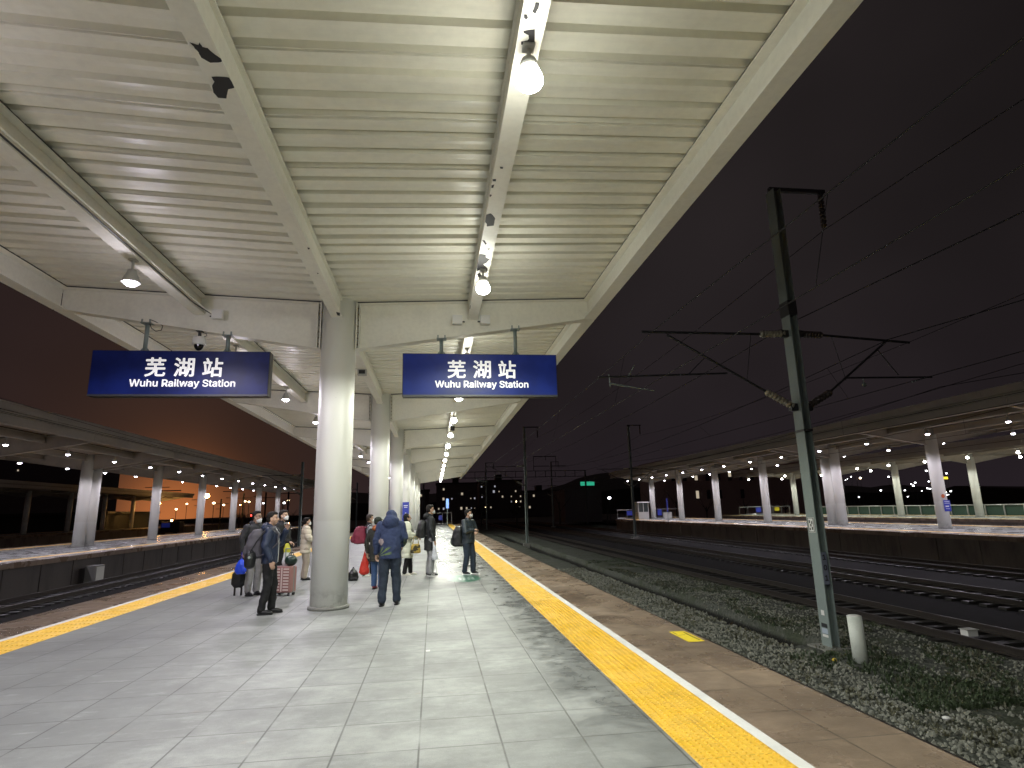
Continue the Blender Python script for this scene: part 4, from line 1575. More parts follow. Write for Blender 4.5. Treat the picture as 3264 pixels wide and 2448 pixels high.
for k, (sx, y, dz) in enumerate([(-.287, 120, .001), (-.176, 120, -.002), (-.162, 125, -.002), (-.405, 130, -.004)]):
    x = sx * y
    t = thing('rail_signal', ['low red signal left of the smoking man', 'low red signal between first and second column', 'second low red signal between first and second column', 'low amber signal by the left platform edge'][k], 'signal', (x, y, PZ))
    obj('post', MB().cyl((x, y, PZ), (x, y, 1.4 + dz * y), .05, n=6), M['darksteel'], t)
    obj('signal_box', MB().box(x - .25, x + .25, y + .05, y + .3, 1.2 + dz * y, 2.1 + dz * y), M['black'], t)
    obj('red_lens', MB().ell((x, y, 1.66 + dz * y), (.17, .08, .17), 10, 6), M['far_red'] if k < 3 else M['orange_lamp'], t)

block(-150, -80, 150, 15.5, 'large black building mass at the far left with a few lit windows', M['bld_far'], .8, cols=16, rows=5, lit=.10, seed=17)
# two sodium floodlights on lattice masts, left
for (x, y, z, zt, lab) in [(-51.4, 120, 4.4, 8.2, 'orange floodlight on a tall mast with cross arms beyond the left platform'), (-42.8, 120, 5.6, 6.2, 'brightest orange floodlight beyond the left platform')]:
    t = thing('floodlight_mast', lab, 'floodlight', (x, y, PZ))
    xm = x - .7
    b = MB(); b.box(xm - .16, xm + .16, y, y + .3, PZ, zt); obj('mast', b, M['black'], t)
    b = MB()
    if zt > 7:
        b.box(xm - 2.6, xm + 4.6, y + .1, y + .2, 6.6, 6.8)
        b.box(xm - 1.8, xm + 2.5, y + .1, y + .2, 7.3, 7.42)
        b.cyl((xm, y + .1, 4.9), (xm - 2.3, y + .1, 5.9), .07, n=6); b.cyl((xm, y + .1, 4.9), (xm + 2.3, y + .1, 5.7), .07, n=6)
    b.box(xm, x, y + .1, y + .2, z + .25, z + .35)
    obj('arm', b, M['black'], t)
    b = MB(); b.ell((x, y, z), (.55, .25, .42), 12, 8); obj('lamp_head', b, M['orange_lamp'], t)
    l = bpy.data.lights.new('sodium_light', 'POINT'); l.energy = 160; l.color = (1, .48, .14); l.shadow_soft_size = .4
    lo = bpy.data.objects.new('light_source', l); COL.objects.link(lo); lo.parent = t; lo.location = (x - t.location.x, -.6, z - PZ)
# silhouetted yard masts and sheds on the left
for k, (x, y, z) in enumerate([(-44.6, 122, 6.0), (-38.5, 128, 6.3), (-35, 110, 7.0), (-31.5, 118, 6.0), (-29, 105, 7.0), (-26, 112, 6.5), (-46.8, 140, 5.5), (-33.6, 140, 5)]):
    t = thing('yard_mast', ['thin dark mast beside the brightest orange floodlight', 'dark mast between the third and fourth left columns', 'dark pole before the fifth left column', 'thin dark pole right of the fourth left column', 'thick dark mast left of the man with glasses',
                            'dark mast near the sixth left column', 'short dark mast between the two orange floodlights', 'faint short mast beyond the fifth left column'][k], 'mast', (x, y, PZ), group='silhouetted yard masts')
    obj('pole', MB().box(x - .13, x + .13, y, y + .2, PZ, z), M['black'], t)
    obj('arm', MB().box(x - 1.6, x + 1.6, y + .05, y + .15, z - 1.1, z - .98).box(x - 1.0, x + .1, y + .05, y + .15, z - 2.2, z - 2.1), M['black'], t)
t = thing('freight_shed', 'low dark shed in front of the orange glow, left', 'shed', (-62, 118, PZ))
obj('wall', MB().box(-82, -56, 112, 130, PZ, 2.6), M['hill'], t)
obj('roof', MB().box(-83, -55.4, 111, 131, 2.6, 3.0), M['hill'], t)
t = thing('parked_van', 'dark van with pale blue windows near the floodlight mast', 'van', (-46.5, 116, 0))
obj('body', MB().box(-48.4, -45.2, 115, 117, -.9, 1.0), M['black'], t, bevel=.15)
obj('window', MB().box(-48.2, -46.8, 114.93, 114.99, .0, .8), M['blue_plate'], t)
for x in (-47.8, -45.8):
    obj('wheel', MB().cyl((x, 114.9, -.95), (x, 115.1, -.95), .33), M['black'], t)
# green lit sign on a dark building, centre right
t = thing('shop_building', 'black building carrying a green lit rooftop sign', 'building', (31, 126, PZ))
obj('wall', MB().box(27.5, 35.5, 124, 136, PZ, 5.6), M['bld_far'], t)
s = obj('rooftop_sign', MB().box(31.0, 34.0, 123.7, 123.9, 6.3, 7.1), M['green_neon'], t)
obj('sign_frame', MB().box(31.2, 31.35, 123.92, 124.1, 5.6, 6.3).box(33.9, 34.05, 123.92, 124.1, 5.6, 6.3), M['darksteel'], s)
# cabinets on the left platform face and walls
t = thing('lineside_cabinet', 'pale grey cabinet standing by the foot of the left platform wall', 'cabinet', (-16.7, 33.2, PZ))
obj('case', MB().box(-16.95, -16.45, 32.5, 33.3, PZ - .1, PZ + .75), mat('dull_grey_cabinet_paint', (.17, .17, .16), .7), t, bevel=.02)
obj('door', MB().box(-16.449, -16.43, 32.56, 33.24, PZ + .02, PZ + .68), M['grey_pl'], t)

# ================================================================== PEOPLE
clouds = bpy.data.textures.new('cloth_folds', 'CLOUDS')
clouds.noise_scale = .11
clouds.noise_depth = 2


def fuse(name, b, m_, parent, voxel=.012, smooth_it=4, folds=0., loc=None, quilt=0.):
    """grow one continuous surface out of overlapping solids"""
    b.smooth = True
    me = b.mesh('tmp', [m_])
    o = bpy.data.objects.new('tmp', me)
    COL.objects.link(o)
    r_ = o.modifiers.new('r', 'REMESH')
    r_.mode = 'VOXEL'
    r_.voxel_size = voxel
    r_.use_smooth_shade = True
    if smooth_it:
        s_ = o.modifiers.new('s', 'SMOOTH')
        s_.factor = .5
        s_.iterations = smooth_it
    if folds:
        d = o.modifiers.new('d', 'DISPLACE')
        d.texture = clouds
        d.strength = folds
        d.mid_level = .5
    bpy.context.view_layer.update()
    me2 = bpy.data.meshes.new_from_object(o.evaluated_get(bpy.context.evaluated_depsgraph_get()))
    me2.name = name
    bpy.data.objects.remove(o)
    if quilt:
        n = len(me2.vertices)
        co = np.empty(n * 3); me2.vertices.foreach_get('co', co); co = co.reshape(-1, 3)
        no = np.empty(n * 3); me2.vertices.foreach_get('normal', no); no = no.reshape(-1, 3)
        ph = np.abs(np.sin(co[:, 2] * math.pi / quilt + .25 * np.sin(co[:, 0] * 9)))
        co += no * ((ph ** .5 - .6) * .018)[:, None]
        me2.vertices.foreach_set('co', co.ravel())
    me2.materials.clear()
    me2.materials.append(m_)
    me2.polygons.foreach_set('use_smooth', [True] * len(me2.polygons))
    me2.update()
    o = bpy.data.objects.new(name, me2)
    COL.objects.link(o)
    if parent:
        o.parent = parent
    if loc:
        o.location = loc
    return o


def cloth(name, c, rough=.8, var=.35, scale=6, pattern=None):
    def f(t, b):
        h = NT(t)
        k = h.mix(h.ramp(h.noise(scale, 5, .6), .35, .7, 0, var), tuple(c), tuple(min(1, x * .45) for x in c))
        if pattern:
            k = pattern(h, k)
        h.l(k, b.inputs['Base Color'])
        h.bump(h.noise(180, 2), .3, .002, b)
        b.inputs['Roughness'].default_value = rough
    return mat(name, build=f)


skin = mat('skin', build=lambda t, b: dirty((.52, .33, .235), .25, 14, .8, bump=.05)(t, b), rough=.5)
hair_m = mat('black_hair', build=dirty((.022, .019, .017), .4, 40, .4, bump=.4, fine=120), rough=.75, spec=.2)
mask_m = mat('white_face_mask', (.80, .82, .82), .7)
eye_m = mat('dark_eye', (.02, .015, .012), .2)
lip_m = mat('lips', (.36, .15, .12), .5)


def V3(*a):
    return Vector(a)


def hand(b, wrist, d, up_, s, curl=.5, side=1):
    """palm and five separate bent fingers; d = pointing direction, up_ = back of hand"""
    d = Vector(d).normalized()
    lat = d.cross(Vector(up_)).normalized()
    pn = lat.cross(d).normalized()
    w_ = Vector(wrist)
    for k in range(4):
        off = (k - 1.5) * .0195 * s
        b.chain([w_ + lat * off * .55, w_ + d * .085 * s + lat * off], [.016 * s, .0125 * s], 8)
        root = w_ + d * .088 * s + lat * off
        ln = (.068, .080, .075, .060)[k] * s
        a1 = curl * .7
        d1 = (d * math.cos(a1) - pn * math.sin(a1))
        p1 = root + d1 * ln * .5
        a2 = curl * 1.7
        d2 = (d * math.cos(a2) - pn * math.sin(a2))
        p2 = p1 + d2 * ln * .32
        a3 = curl * 2.3
        d3 = (d * math.cos(a3) - pn * math.sin(a3))
        p3 = p2 + d3 * ln * .25
        b.chain([root, p1, p2, p3], [.0098 * s, .0092 * s, .0085 * s, .0075 * s], 8)
    tb = w_ + d * .03 * s - lat * side * .026 * s
    b.chain([tb, tb + (d * .6 - lat * side * .75 - pn * .3).normalized() * .035 * s, tb + (d * .9 - lat * side * .45 - pn * .6).normalized() * .064 * s], [.0135 * s, .011 * s, .009 * s], 8)


def person(label, loc, heading, H, jacket, trousers, shoes, arms=None, feet=((.10, .02), (-.10, 0)), hem=.84, wide=1., hood=None, hair='short', mask=False,
           glasses=False, lean=0., head_yaw=0., head_tilt=0., head_drop=0., puffer=0., sleeve=1., flare=1., collar=None, leg_w=1., sole=None, face=True, hoodie_back=False, folds=.026, belly=1., hair_col=None, trouser_hem=.10, knee_f=.03):
    s = H / 1.72
    t = thing('person', label, 'person', loc, R(heading), 'people waiting on the platform')
    L_ = lambda p: V3(p[0] * s, (p[1] + lean * max(0, p[2] - .95)) * s, p[2] * s)
    sh = .175 * wide
    arms = arms or {}
    A = {}
    for sd, key in ((1, 'R'), (-1, 'L')):
        e, w_ = arms.get(key, ((.25 * wide, -.03, 1.14), (.25 * wide, .03, .88)))
        e = (e[0] * sd if e[0] > 0 else e[0], e[1], e[2]); w_ = (w_[0] * sd if key not in arms or w_[0] > 0 and len(arms[key]) < 3 else w_[0] * sd, w_[1], w_[2])
        A[sd] = (L_((sd * sh, 0, 1.395)), L_(e), L_(w_))
    hc = L_((0, .015, 1.60)) + V3(0, 0, -head_drop * s)
    hrot = Matrix.Rotation(R(head_yaw), 3, 'Z') @ Matrix.Rotation(R(head_tilt), 3, 'X')
    HP = lambda x, y, z: hc + hrot @ (V3(x, y, z) * s)
    # body: one continuous surface
    b = MB()
    b.ell(HP(0, -.012, .035), (.073 * s, .092 * s, .085 * s), 16, 12, hrot)
    b.ell(HP(0, .018, -.028), (.060 * s, .070 * s, .082 * s), 16, 12, hrot)
    b.ell(HP(0, .040, -.075), (.034 * s, .035 * s, .032 * s), 12, 8, hrot)
    b.chain([HP(0, .086, .012), HP(0, .104, -.022)], [.009 * s, .014 * s], 8)
    b.chain([HP(-.034, .066, .03), HP(.034, .066, .03)], [.013 * s, .013 * s], 8)
    b.chain([HP(-.016, .078, -.058), HP(.016, .078, -.058)], [.011 * s, .011 * s], 8)
    for q in (-1, 1):
        b.ell(HP(q * .074, -.006, -.012), (.012 * s, .019 * s, .032 * s), 8, 8, hrot)
        b.ell(HP(q * .045, .045, -.02), (.024 * s, .026 * s, .026 * s), 8, 8, hrot)
    b.cyl(L_((0, -.02, 1.38)), HP(0, -.02, -.05), .054 * s, .052 * s, 14)
    b.loft([(0, 0, .90 * s, .13 * s, .09 * s), (0, L_((0, 0, 1.08)).y, 1.08 * s, .125 * s, .085 * s), (0, L_((0, 0, 1.3)).y, 1.3 * s, .155 * s, .095 * s), (0, L_((0, 0, 1.42)).y, 1.42 * s, .11 * s, .06 * s)])
    for sd in (1, -1):
        a, e, w_ = A[sd]
        b.chain([a, e, w_], [.045 * s, .038 * s, .027 * s])
        dd = (w_ - e).normalized()
        side_arm = abs(dd.z) < .6
        hand(b, w_ + dd * .01, dd, V3(0, 0, 1) if side_arm else V3(sd, .3, 0), s, .75 if side_arm else .55, side=sd if not side_arm else -sd)
    legs = []
    for sd, (fx, fy) in zip((1, -1), feet):
        hip, kn, an = V3(sd * .088 * s, 0, .90 * s), V3((sd * .088 * .5 + fx * .5) * s, (fy * .5 + knee_f) * s, .49 * s), V3(fx * s, (fy - .02) * s, .09 * s)
        legs.append((hip, kn, an, fx, fy))
        b.chain([hip, kn, an], [.075 * s, .05 * s, .036 * s])
        b.chain([an, V3(fx * s, (fy + .03) * s, .05 * s), V3(fx * s, (fy + .10) * s, .03 * s)], [.034 * s, .022 * s, .017 * s])
    fuse('body', b, skin, t, .0075, 2)
    # trousers
    b = MB()
    b.loft([(0, 0, .84 * s, .150 * wide * s, .115 * s), (0, 0, .95 * s, .155 * wide * s, .12 * s), (0, 0, 1.04 * s, .15 * wide * s, .11 * s)])
    for hip, kn, an, fx, fy in legs:
        zz = an + (kn - an).normalized() * (trouser_hem - .09) * s
        b.chain([hip + V3(0, 0, -.02), kn, zz], [.097 * s * leg_w, .072 * s * leg_w, .062 * s * leg_w], 14)
    fuse('trousers', b, trousers, t, .012, 3, folds)
    # shoes
    for hip, kn, an, fx, fy in legs:
        b = MB()
        b.ell((fx * s, (fy + .03) * s, .045 * s), (.046 * s, .115 * s, .04 * s), 14, 8)
        b.ell((fx * s, (fy + .10) * s, .035 * s), (.044 * s, .075 * s, .030 * s), 14, 8)
        b.ell((fx * s, (fy - .03) * s, .07 * s), (.042 * s, .055 * s, .05 * s), 14, 8)
        o = fuse('shoe', b, shoes, t, .010, 2)
        b = MB()
        b.loft([(fx * s, (fy + .045) * s, 0.001, .047 * s, .128 * s, 2.6), (fx * s, (fy + .045) * s, .022 * s, .049 * s, .132 * s, 2.6)], 18)
        obj('sole', b, sole or M['black'], None).parent = o
    # jacket
    b = MB()
    y = lambda z: L_((0, 0, z)).y
    bl = belly
    rg = [(0, y(hem), hem * s, .185 * wide * s * flare, .135 * s * flare * bl)]
    if hem < .8:
        rg.append((0, y(.8), .80 * s, .185 * wide * s * (1 + flare) / 2, .135 * s * bl * (1 + flare) / 2))
    rg += [(0, y(1.0), 1.0 * s, .18 * wide * s, .135 * s * bl), (0, y(1.15), 1.15 * s, .185 * wide * s, .135 * s * bl), (0, y(1.3), 1.3 * s, .20 * wide * s, .13 * s),
           (0, y(1.39), 1.39 * s, .185 * wide * s, .105 * s), (0, y(1.44), 1.435 * s, .115 * wide * s, .08 * s), (0, y(1.47), 1.465 * s, .075 * s, .068 * s)]
    b.loft(rg, 26)
    for sd in (1, -1):
        a, e, w_ = A[sd]
        w2 = e + (w_ - e) * .96
        k_ = sleeve * (1.0 + puffer * 4)
        b.chain([a + V3(0, 0, -.015), (a + e) / 2, e, (e + w2) / 2, w2], [.072 * s * k_, .066 * s * k_, .058 * s * k_, .052 * s * k_, .044 * s * k_], 14)
    if hood == 'down':
        b.ell(L_((0, -.085, 1.45)), (.125 * s, .085 * s, .075 * s), 14, 8)
        b.chain([L_((-.075, .01, 1.46)), L_((0, -.07, 1.50)), L_((.075, .01, 1.46))], [.038 * s, .045 * s, .038 * s])
    elif hood == 'up':
        b.ell(HP(0, -.03, .03), (.105 * s, .118 * s, .122 * s), 16, 12, hrot)
        b.chain([HP(0, -.05, -.02), L_((0, -.03, 1.44))], [.10 * s, .135 * s], 16)
        b.chain([HP(0, -.04, -.09), L_((0, -.04, 1.43))], [.125 * s, .15 * s], 16)
    else:
        b.chain([L_((-.05, .035, 1.475)), L_((-.058, -.03, 1.485)), L_((0, -.065, 1.49)), L_((.058, -.03, 1.485)), L_((.05, .035, 1.475))], [.024 * s] * 5)
    jk = fuse('jacket', b, jacket, t, .0115, 3, folds, quilt=puffer)
    if collar:
        b = MB()
        b.ell(L_((0, -.07, 1.45)), (.135 * s, .09 * s, .06 * s), 14, 8)
        b.chain([L_((-.10, .03, 1.43)), L_((-.06, -.07, 1.49)), L_((.06, -.07, 1.49)), L_((.10, .03, 1.43))], [.035 * s, .042 * s, .042 * s, .035 * s])
        fuse('hood', b, collar, t, .011, 3, .01)
    # face and hair
    if face:
        for q in (-1, 1):
            b = MB(); b.smooth = True
            b.ell(HP(q * .030, .076, .008), (.0125 * s, .006 * s, .0055 * s), 10, 6, hrot)
            obj('eye', b, eye_m, None).parent = t
            b = MB(); b.smooth = True
            b.chain([HP(q * .018, .081, .030), HP(q * .045, .070, .030)], [.0045 * s, .0035 * s], 6)
            obj('eyebrow', b, hair_m, None).parent = t
        if not mask:
            b = MB(); b.smooth = True
            b.ell(HP(0, .087, -.057), (.021 * s, .007 * s, .007 * s), 10, 6, hrot)
            obj('mouth', b, lip_m, None).parent = t
    if mask:
        b = MB()
        k = 0 if mask is True else mask
        b.ell(HP(0, .050, -.045 + k), (.060 * s, .056 * s, .050 * s), 16, 10, hrot)
        b.chain([HP(0, .09, -.02 + k), HP(0, .085, -.07 + k)], [.028 * s, .026 * s], 10)
        mk = fuse('face_mask', b, mask_m, t, .008, 2)
        b = MB()
        for q in (-1, 1):
            b.tube([HP(q * .055, .055, -.03 + k), HP(q * .075, .0, .0), HP(q * .056, .055, -.065 + k)], .0022, 5)
        obj('ear_loop', b, mask_m, None).parent = mk
    if glasses:
        b = MB()
        for q in (-1, 1):
            ps = [HP(q * .034 + .024 * math.cos(a), .090, .006 + .018 * math.sin(a)) for a in np.linspace(0, 6.283, 13)]
            b.tube(ps, .0024, 5)
            b.tube([HP(q * .058, .088, .01), HP(q * .078, .0, .01)], .0022, 5)
        b.tube([HP(-.010, .094, .008), HP(.010, .094, .008)], .0022, 5)
        obj('glasses', b, M['black'], None).parent = t
    if hair:
        b = MB()
        hm = hair_col or hair_m
        if hair in ('short', 'full', 'bun', 'long'):
            b.ell(HP(0, -.026, .048), (.080 * s, .092 * s, .086 * s), 18, 12, hrot)
            b.ell(HP(0, .022, .094), (.062 * s, .062 * s, .034 * s), 14, 8, hrot)
            b.ell(HP(0, -.055, .0), (.070 * s, .058 * s, .075 * s), 14, 8, hrot)
            if hair in ('full', 'long', 'bun'):
                for k in range(9):
                    a = k / 8 * math.pi
                    b.ell(HP(.068 * math.cos(a), .04 - .055 * abs(math.cos(a)), .085), (.028 * s, .030 * s, .026 * s), 8, 6, hrot)
                b.ell(HP(0, -.05, .03), (.086 * s, .07 * s, .095 * s), 14, 8, hrot)
            if hair == 'bun':
                b.ell(HP(0, -.125, .0), (.042 * s, .04 * s, .042 * s), 10, 8)
                b.chain([HP(0, -.11, -.03), HP(0, -.12, -.12)], [.025 * s, .012 * s])
            if hair == 'long':
                b.chain([HP(0, -.06, -.02), HP(0, -.075, -.14), HP(0, -.08, -.22)], [.075 * s, .07 * s, .045 * s])
            fuse('hair', b, hm, t, .009, 2, .008)
        elif hair == 'cap':
            b.ell(HP(0, -.010, .060), (.086 * s, .104 * s, .078 * s), 18, 12, hrot)
            b.ell(HP(.0, .10, .055), (.062 * s, .065 * s, .012 * s), 14, 6, hrot)
            b.ell(HP(0, -.045, .01), (.080 * s, .066 * s, .07 * s), 14, 8, hrot)
            fuse('cap', b, hm, t, .009, 2)
        elif hair == 'scarf':
            b.ell(HP(0, -.03, .035), (.088 * s, .098 * s, .098 * s), 18, 12, hrot)
            b.ell(HP(0, -.045, -.04), (.082 * s, .08 * s, .085 * s), 14, 8, hrot)
            b.chain([HP(-.02, .0, -.09), L_((.03, .10, 1.40)), L_((.05, .135, 1.18)), L_((.05, .145, 1.02))], [.07 * s, .04 * s, .03 * s, .02 * s])
            fuse('headscarf', b, hm, t, .010, 2, .01)
    return t, L_, A


def bag(name, label, cat, pos, rz, rings, m_, folds=.02, voxel=.014, extra=None):
    t = thing(name, label, cat, pos, R(rz))
    b = MB()
    b.loft(rings, 22)
    fuse('bag_body', b, m_, t, voxel, 3, folds)
    if extra:
        extra(t)
    return t


def localmesh(name, b, m_, parent):
    o = obj(name, b, m_, None)
    o.parent = parent
    return o


navy = cloth('navy_padded_cloth', (.020, .032, .068), .5)
black_c = cloth('black_cloth', (.007, .007, .008))
charcoal = cloth('charcoal_cloth', (.030, .031, .034))
cream_c = cloth('cream_padded_cloth', (.62, .56, .44), .6, .15)
cream2 = cloth('ivory_padded_cloth', (.66, .68, .55), .55, .15)
denim_d = cloth('dark_denim', (.022, .034, .055), .8)
denim_b = cloth('blue_denim', (.07, .14, .30), .8)
grey_c = cloth('pale_grey_cloth', (.33, .33, .32), .85)
beige_c = cloth('beige_cloth', (.42, .36, .28), .85)
olive_c = cloth('dark_olive_cloth', (.035, .037, .030), .8)
shoe_b = mat('black_shoe_leather', (.012, .012, .013), .35)
shoe_w = mat('cream_shoe', (.62, .60, .52), .5)
shoe_r = mat('dark_red_shoe', (.30, .035, .05), .5)
white_r = mat('white_rubber', (.7, .7, .68), .5)


def hoodie_pat(h, k):
    sp = h.n('ShaderNodeSeparateXYZ'); h.l(h.obj(), sp.inputs[0])
    X, Z = sp.outputs[0], sp.outputs[2]
    # palm-like green strokes at the lower left of the back, pale flower above, green patch on the sleeve
    gx = h.m('MULTIPLY', h.ramp(X, -.20, -.16), h.ramp(X, .06, .0))
    gz = h.m('MULTIPLY', h.ramp(Z, .86, .90), h.ramp(Z, 1.06, 1.0))
    st = h.m('ABSOLUTE', h.m('SINE', h.m('MULTIPLY', h.m('ARCTAN2', h.m('SUBTRACT', Z, .88), h.m('ADD', X, .20)), 7.)))
    leaf = h.m('MULTIPLY', h.m('MULTIPLY', gx, gz), h.ramp(st, .72, .82))
    k = h.mix(leaf, k, (.13, .19, .07))
    dx = h.m('ADD', X, .165); dz = h.m('SUBTRACT', Z, 1.135)
    r_ = h.m('SQRT', h.m('ADD', h.m('MULTIPLY', dx, dx), h.m('MULTIPLY', h.m('MULTIPLY', dz, dz), .5)))
    fl = h.ramp(h.m('ADD', r_, h.m('MULTIPLY', h.noise(22, 3), .06)), .085, .065)
    k = h.mix(h.m('MULTIPLY', fl, .85), k, (.42, .34, .33))
    sl = h.m('MULTIPLY', h.ramp(X, .20, .25), h.m('MULTIPLY', h.ramp(Z, 1.22, 1.12), h.ramp(h.noise(14, 4), .44, .52)))
    return h.mix(h.m('MULTIPLY', sl, .9), k, (.06, .085, .035))


hoodie = cloth('navy_hoodie_cloth', (.027, .042, .105), .85, .25, pattern=hoodie_pat)


def stripes(h, k):
    sp = h.n('ShaderNodeSeparateXYZ'); h.l(h.obj(), sp.inputs[0])
    X, Z = sp.outputs[0], sp.outputs[2]
    ax = h.m('ABSOLUTE', X)
    a = h.m('MULTIPLY', h.ramp(Z, 1.10, 1.14), h.ramp(ax, .12, .16))
    ln = h.ramp(h.m('ABSOLUTE', h.m('SUBTRACT', ax, .215)), .016, .010)
    k = h.mix(a, k, (.34, .38, .42))
    k = h.mix(h.m('MULTIPLY', ln, a), k, (.015, .015, .017))
    hemb = h.m('MULTIPLY', h.ramp(Z, .845, .85), h.ramp(Z, .895, .89))
    return h.mix(hemb, k, (.6, .6, .6))


sport = cloth('black_and_grey_sports_cloth', (.018, .018, .02), .8, pattern=stripes)

# --- man in navy padded jacket, foreground left of the column
P1 = (-2.86, 11.2, 0)
t, L_, A = person('man in a navy padded jacket and black trousers looking right, grey backpack on', P1, -86, 1.72, navy, black_c, shoe_b,
                  arms={'R': ((.25, -.04, 1.15), (.25, .06, .90)), 'L': ((.22, .13, 1.17), (.10, .235, 1.40))}, feet=((.11, -.05), (-.09, .08)), hem=.84, hood='down', hair='short', sleeve=1.15, wide=1.02, head_yaw=-6, leg_w=1.05, folds=.03)
b = MB(); b.tube([(0.012, .142, .86), (.012, .146, 1.1), (.012, .135, 1.3), (.012, .09, 1.43)], .006, 5)
localmesh('zip', b, M['white_pl'], t)


def backpack(label, base, rz, w_, h_, d, m_, m2, dz=.95, flap=True, lean=0.):
    """rests on the wearer's back: long axis up"""
    t = thing('backpack', label, 'backpack', (base[0], base[1], dz), R(rz))
    b = MB()
    b.loft([(0, 0, 0, w_ * .40, d * .36, 3), (0, -.01, .03, w_ * .49, d * .5, 3), (0, -.02, h_ * .45, w_ * .5, d * .52, 3), (0, -.0, h_ * .8, w_ * .46, d * .42, 3), (0, .02, h_ * .97, w_ * .34, d * .3, 2.6), (0, .02, h_, w_ * .2, d * .2)], 24)
    fuse('pack_body', b, m_, t, .012, 3, .022)
    b = MB()
    b.loft([(0, -d * .48, h_ * .08, w_ * .30, d * .14, 3), (0, -d * .52, h_ * .2, w_ * .34, d * .2, 3), (0, -d * .5, h_ * .42, w_ * .32, d * .16, 3), (0, -d * .45, h_ * .5, w_ * .2, d * .08)], 20)
    fuse('front_pocket', b, m2, t, .012, 2, .012)
    b = MB(); b.tube([(-.03, d * .2, h_ * .97), (-.02, d * .2, h_ * 1.06), (.02, d * .2, h_ * 1.06), (.03, d * .2, h_ * .97)], .007, 6)
    localmesh('carry_loop', b, M['black'], t)
    for q in (-1, 1):
        b = MB()
        b.tube([(q * .11, d * .35, h_ * .86), (q * .13, d * .35 + .09, h_ * 1.04), (q * .135, d * .35 + .20, h_ * 1.02), (q * .135, d * .35 + .275, h_ * .8), (q * .15, d * .35 + .26, h_ * .5), (q * .16, d * .35 + .1, h_ * .18), (q * .14, d * .3, h_ * .1)], .014, 6)
        localmesh('shoulder_strap', b, m2, t)
    return t


pack_grey = cloth('grey_backpack_cloth', (.095, .090, .105), .7)
pack_black = cloth('black_backpack_cloth', (.012, .013, .014), .5)
pack_red = cloth('maroon_backpack_cloth', (.20, .018, .045), .7)


def behind(P, heading, dist, side=0.):
    a = R(heading)
    return (P[0] + math.sin(a) * dist + math.cos(a) * side, P[1] - math.cos(a) * dist + math.sin(a) * side)


backpack('large grey backpack on the man in the navy jacket', behind(P1, -86, .225), -86, .36, .50, .30, pack_grey, pack_grey, .93)
t = thing('sling_bag', 'black round sling bag hanging under the grey backpack', 'bag', (*behind(P1, -80, .30, .17), .78), R(-80))
b = MB(); b.loft([(0, 0, 0, .09, .05), (0, 0, .04, .16, .085), (0, 0, .17, .17, .095), (0, 0, .26, .13, .075), (0, 0, .30, .05, .04)], 22); fuse('bag_body', b, pack_black, t, .012, 3, .015)
b = MB(); b.lathe([(.022, 0), (.022, .012), (.01, .016)], (0, 0, 0), 14)
o = localmesh('buckle', b, M['steel'], t); o.rotation_euler = (0, R(90), 0); o.location = (.155, 0, .19)
b = MB(); b.tube([(.12, 0, .26), (.10, .10, .45), (.06, .22, .62)], .012, 6); localmesh('strap', b, M['black'], t)

# --- man with glasses and lowered mask, behind
P2 = (-3.86, 13.85, 0)
t, L_, A = person('man with glasses and a lowered white mask, dark coat, pale grey trousers', P2, -136, 1.76, charcoal, grey_c, shoe_b,
                  arms={'R': ((.30, .0, 1.16), (.28, .04, .92)), 'L': ((.27, -.02, 1.14), (.25, .06, .9))}, hem=.80, hood='down', hair='short', mask=-.035, glasses=True, wide=1.08, leg_w=1.12, sleeve=1.1, head_yaw=28)
# --- smoking man / man with white mask holding bags behind the suitcase
P3 = (-3.36, 14.1, 0)
t, L_, A = person('man in black with a white mask, half hidden behind the man in the navy jacket', P3, -112, 1.77, black_c, black_c, shoe_b,
                  arms={'R': ((.27, .06, 1.14), (.16, .27, 1.06)), 'L': ((.25, -.02, 1.14), (.24, .04, .9))}, hair='short', mask=True, wide=1.0, head_yaw=0)
# --- pink suitcase
rose = mat('rose_hard_shell', build=dirty((.34, .175, .16), .3, 8, .6, bump=.05), rough=.3)
t = thing('suitcase', 'rose hard-shell suitcase with shiny ribs standing behind the man in navy', 'suitcase', (-3.14, 13.62, 0), R(-20))
b = MB(); b.box(-.21, .21, -.125, .125, .06, .60)
o = localmesh('shell', b, rose, t)
m_ = o.modifiers.new('bevel', 'BEVEL'); m_.width = .04; m_.segments = 4
b = MB()
for k in range(8):
    z = .11 + k * .060
    for x in (-.105, .105):
        b.box(x - .062, x + .062, -.138, -.124, z, z + .026)
b.box(-.012, .012, -.132, -.124, .09, .57)
localmesh('ribs', b, mat('pale_shiny_rib', (.78, .66, .62), .25), t)
b = MB(); b.box(-.214, .214, -.012, .012, .058, .602); localmesh('seam', b, M['steel'], t)
for x in (-.16, .16):
    for y_ in (-.09, .09):
        b = MB(); b.cyl((x - .018, y_, .028), (x + .018, y_, .028), .027, n=14); b.box(x - .012, x + .012, y_ - .012, y_ + .012, .03, .062); localmesh('wheel', b, M['black'], t)
b = MB(); b.tube([(-.07, .09, .6), (-.07, .09, .95), (.07, .09, .95), (.07, .09, .6)], .010, 6); localmesh('handle', b, M['steel'], t)
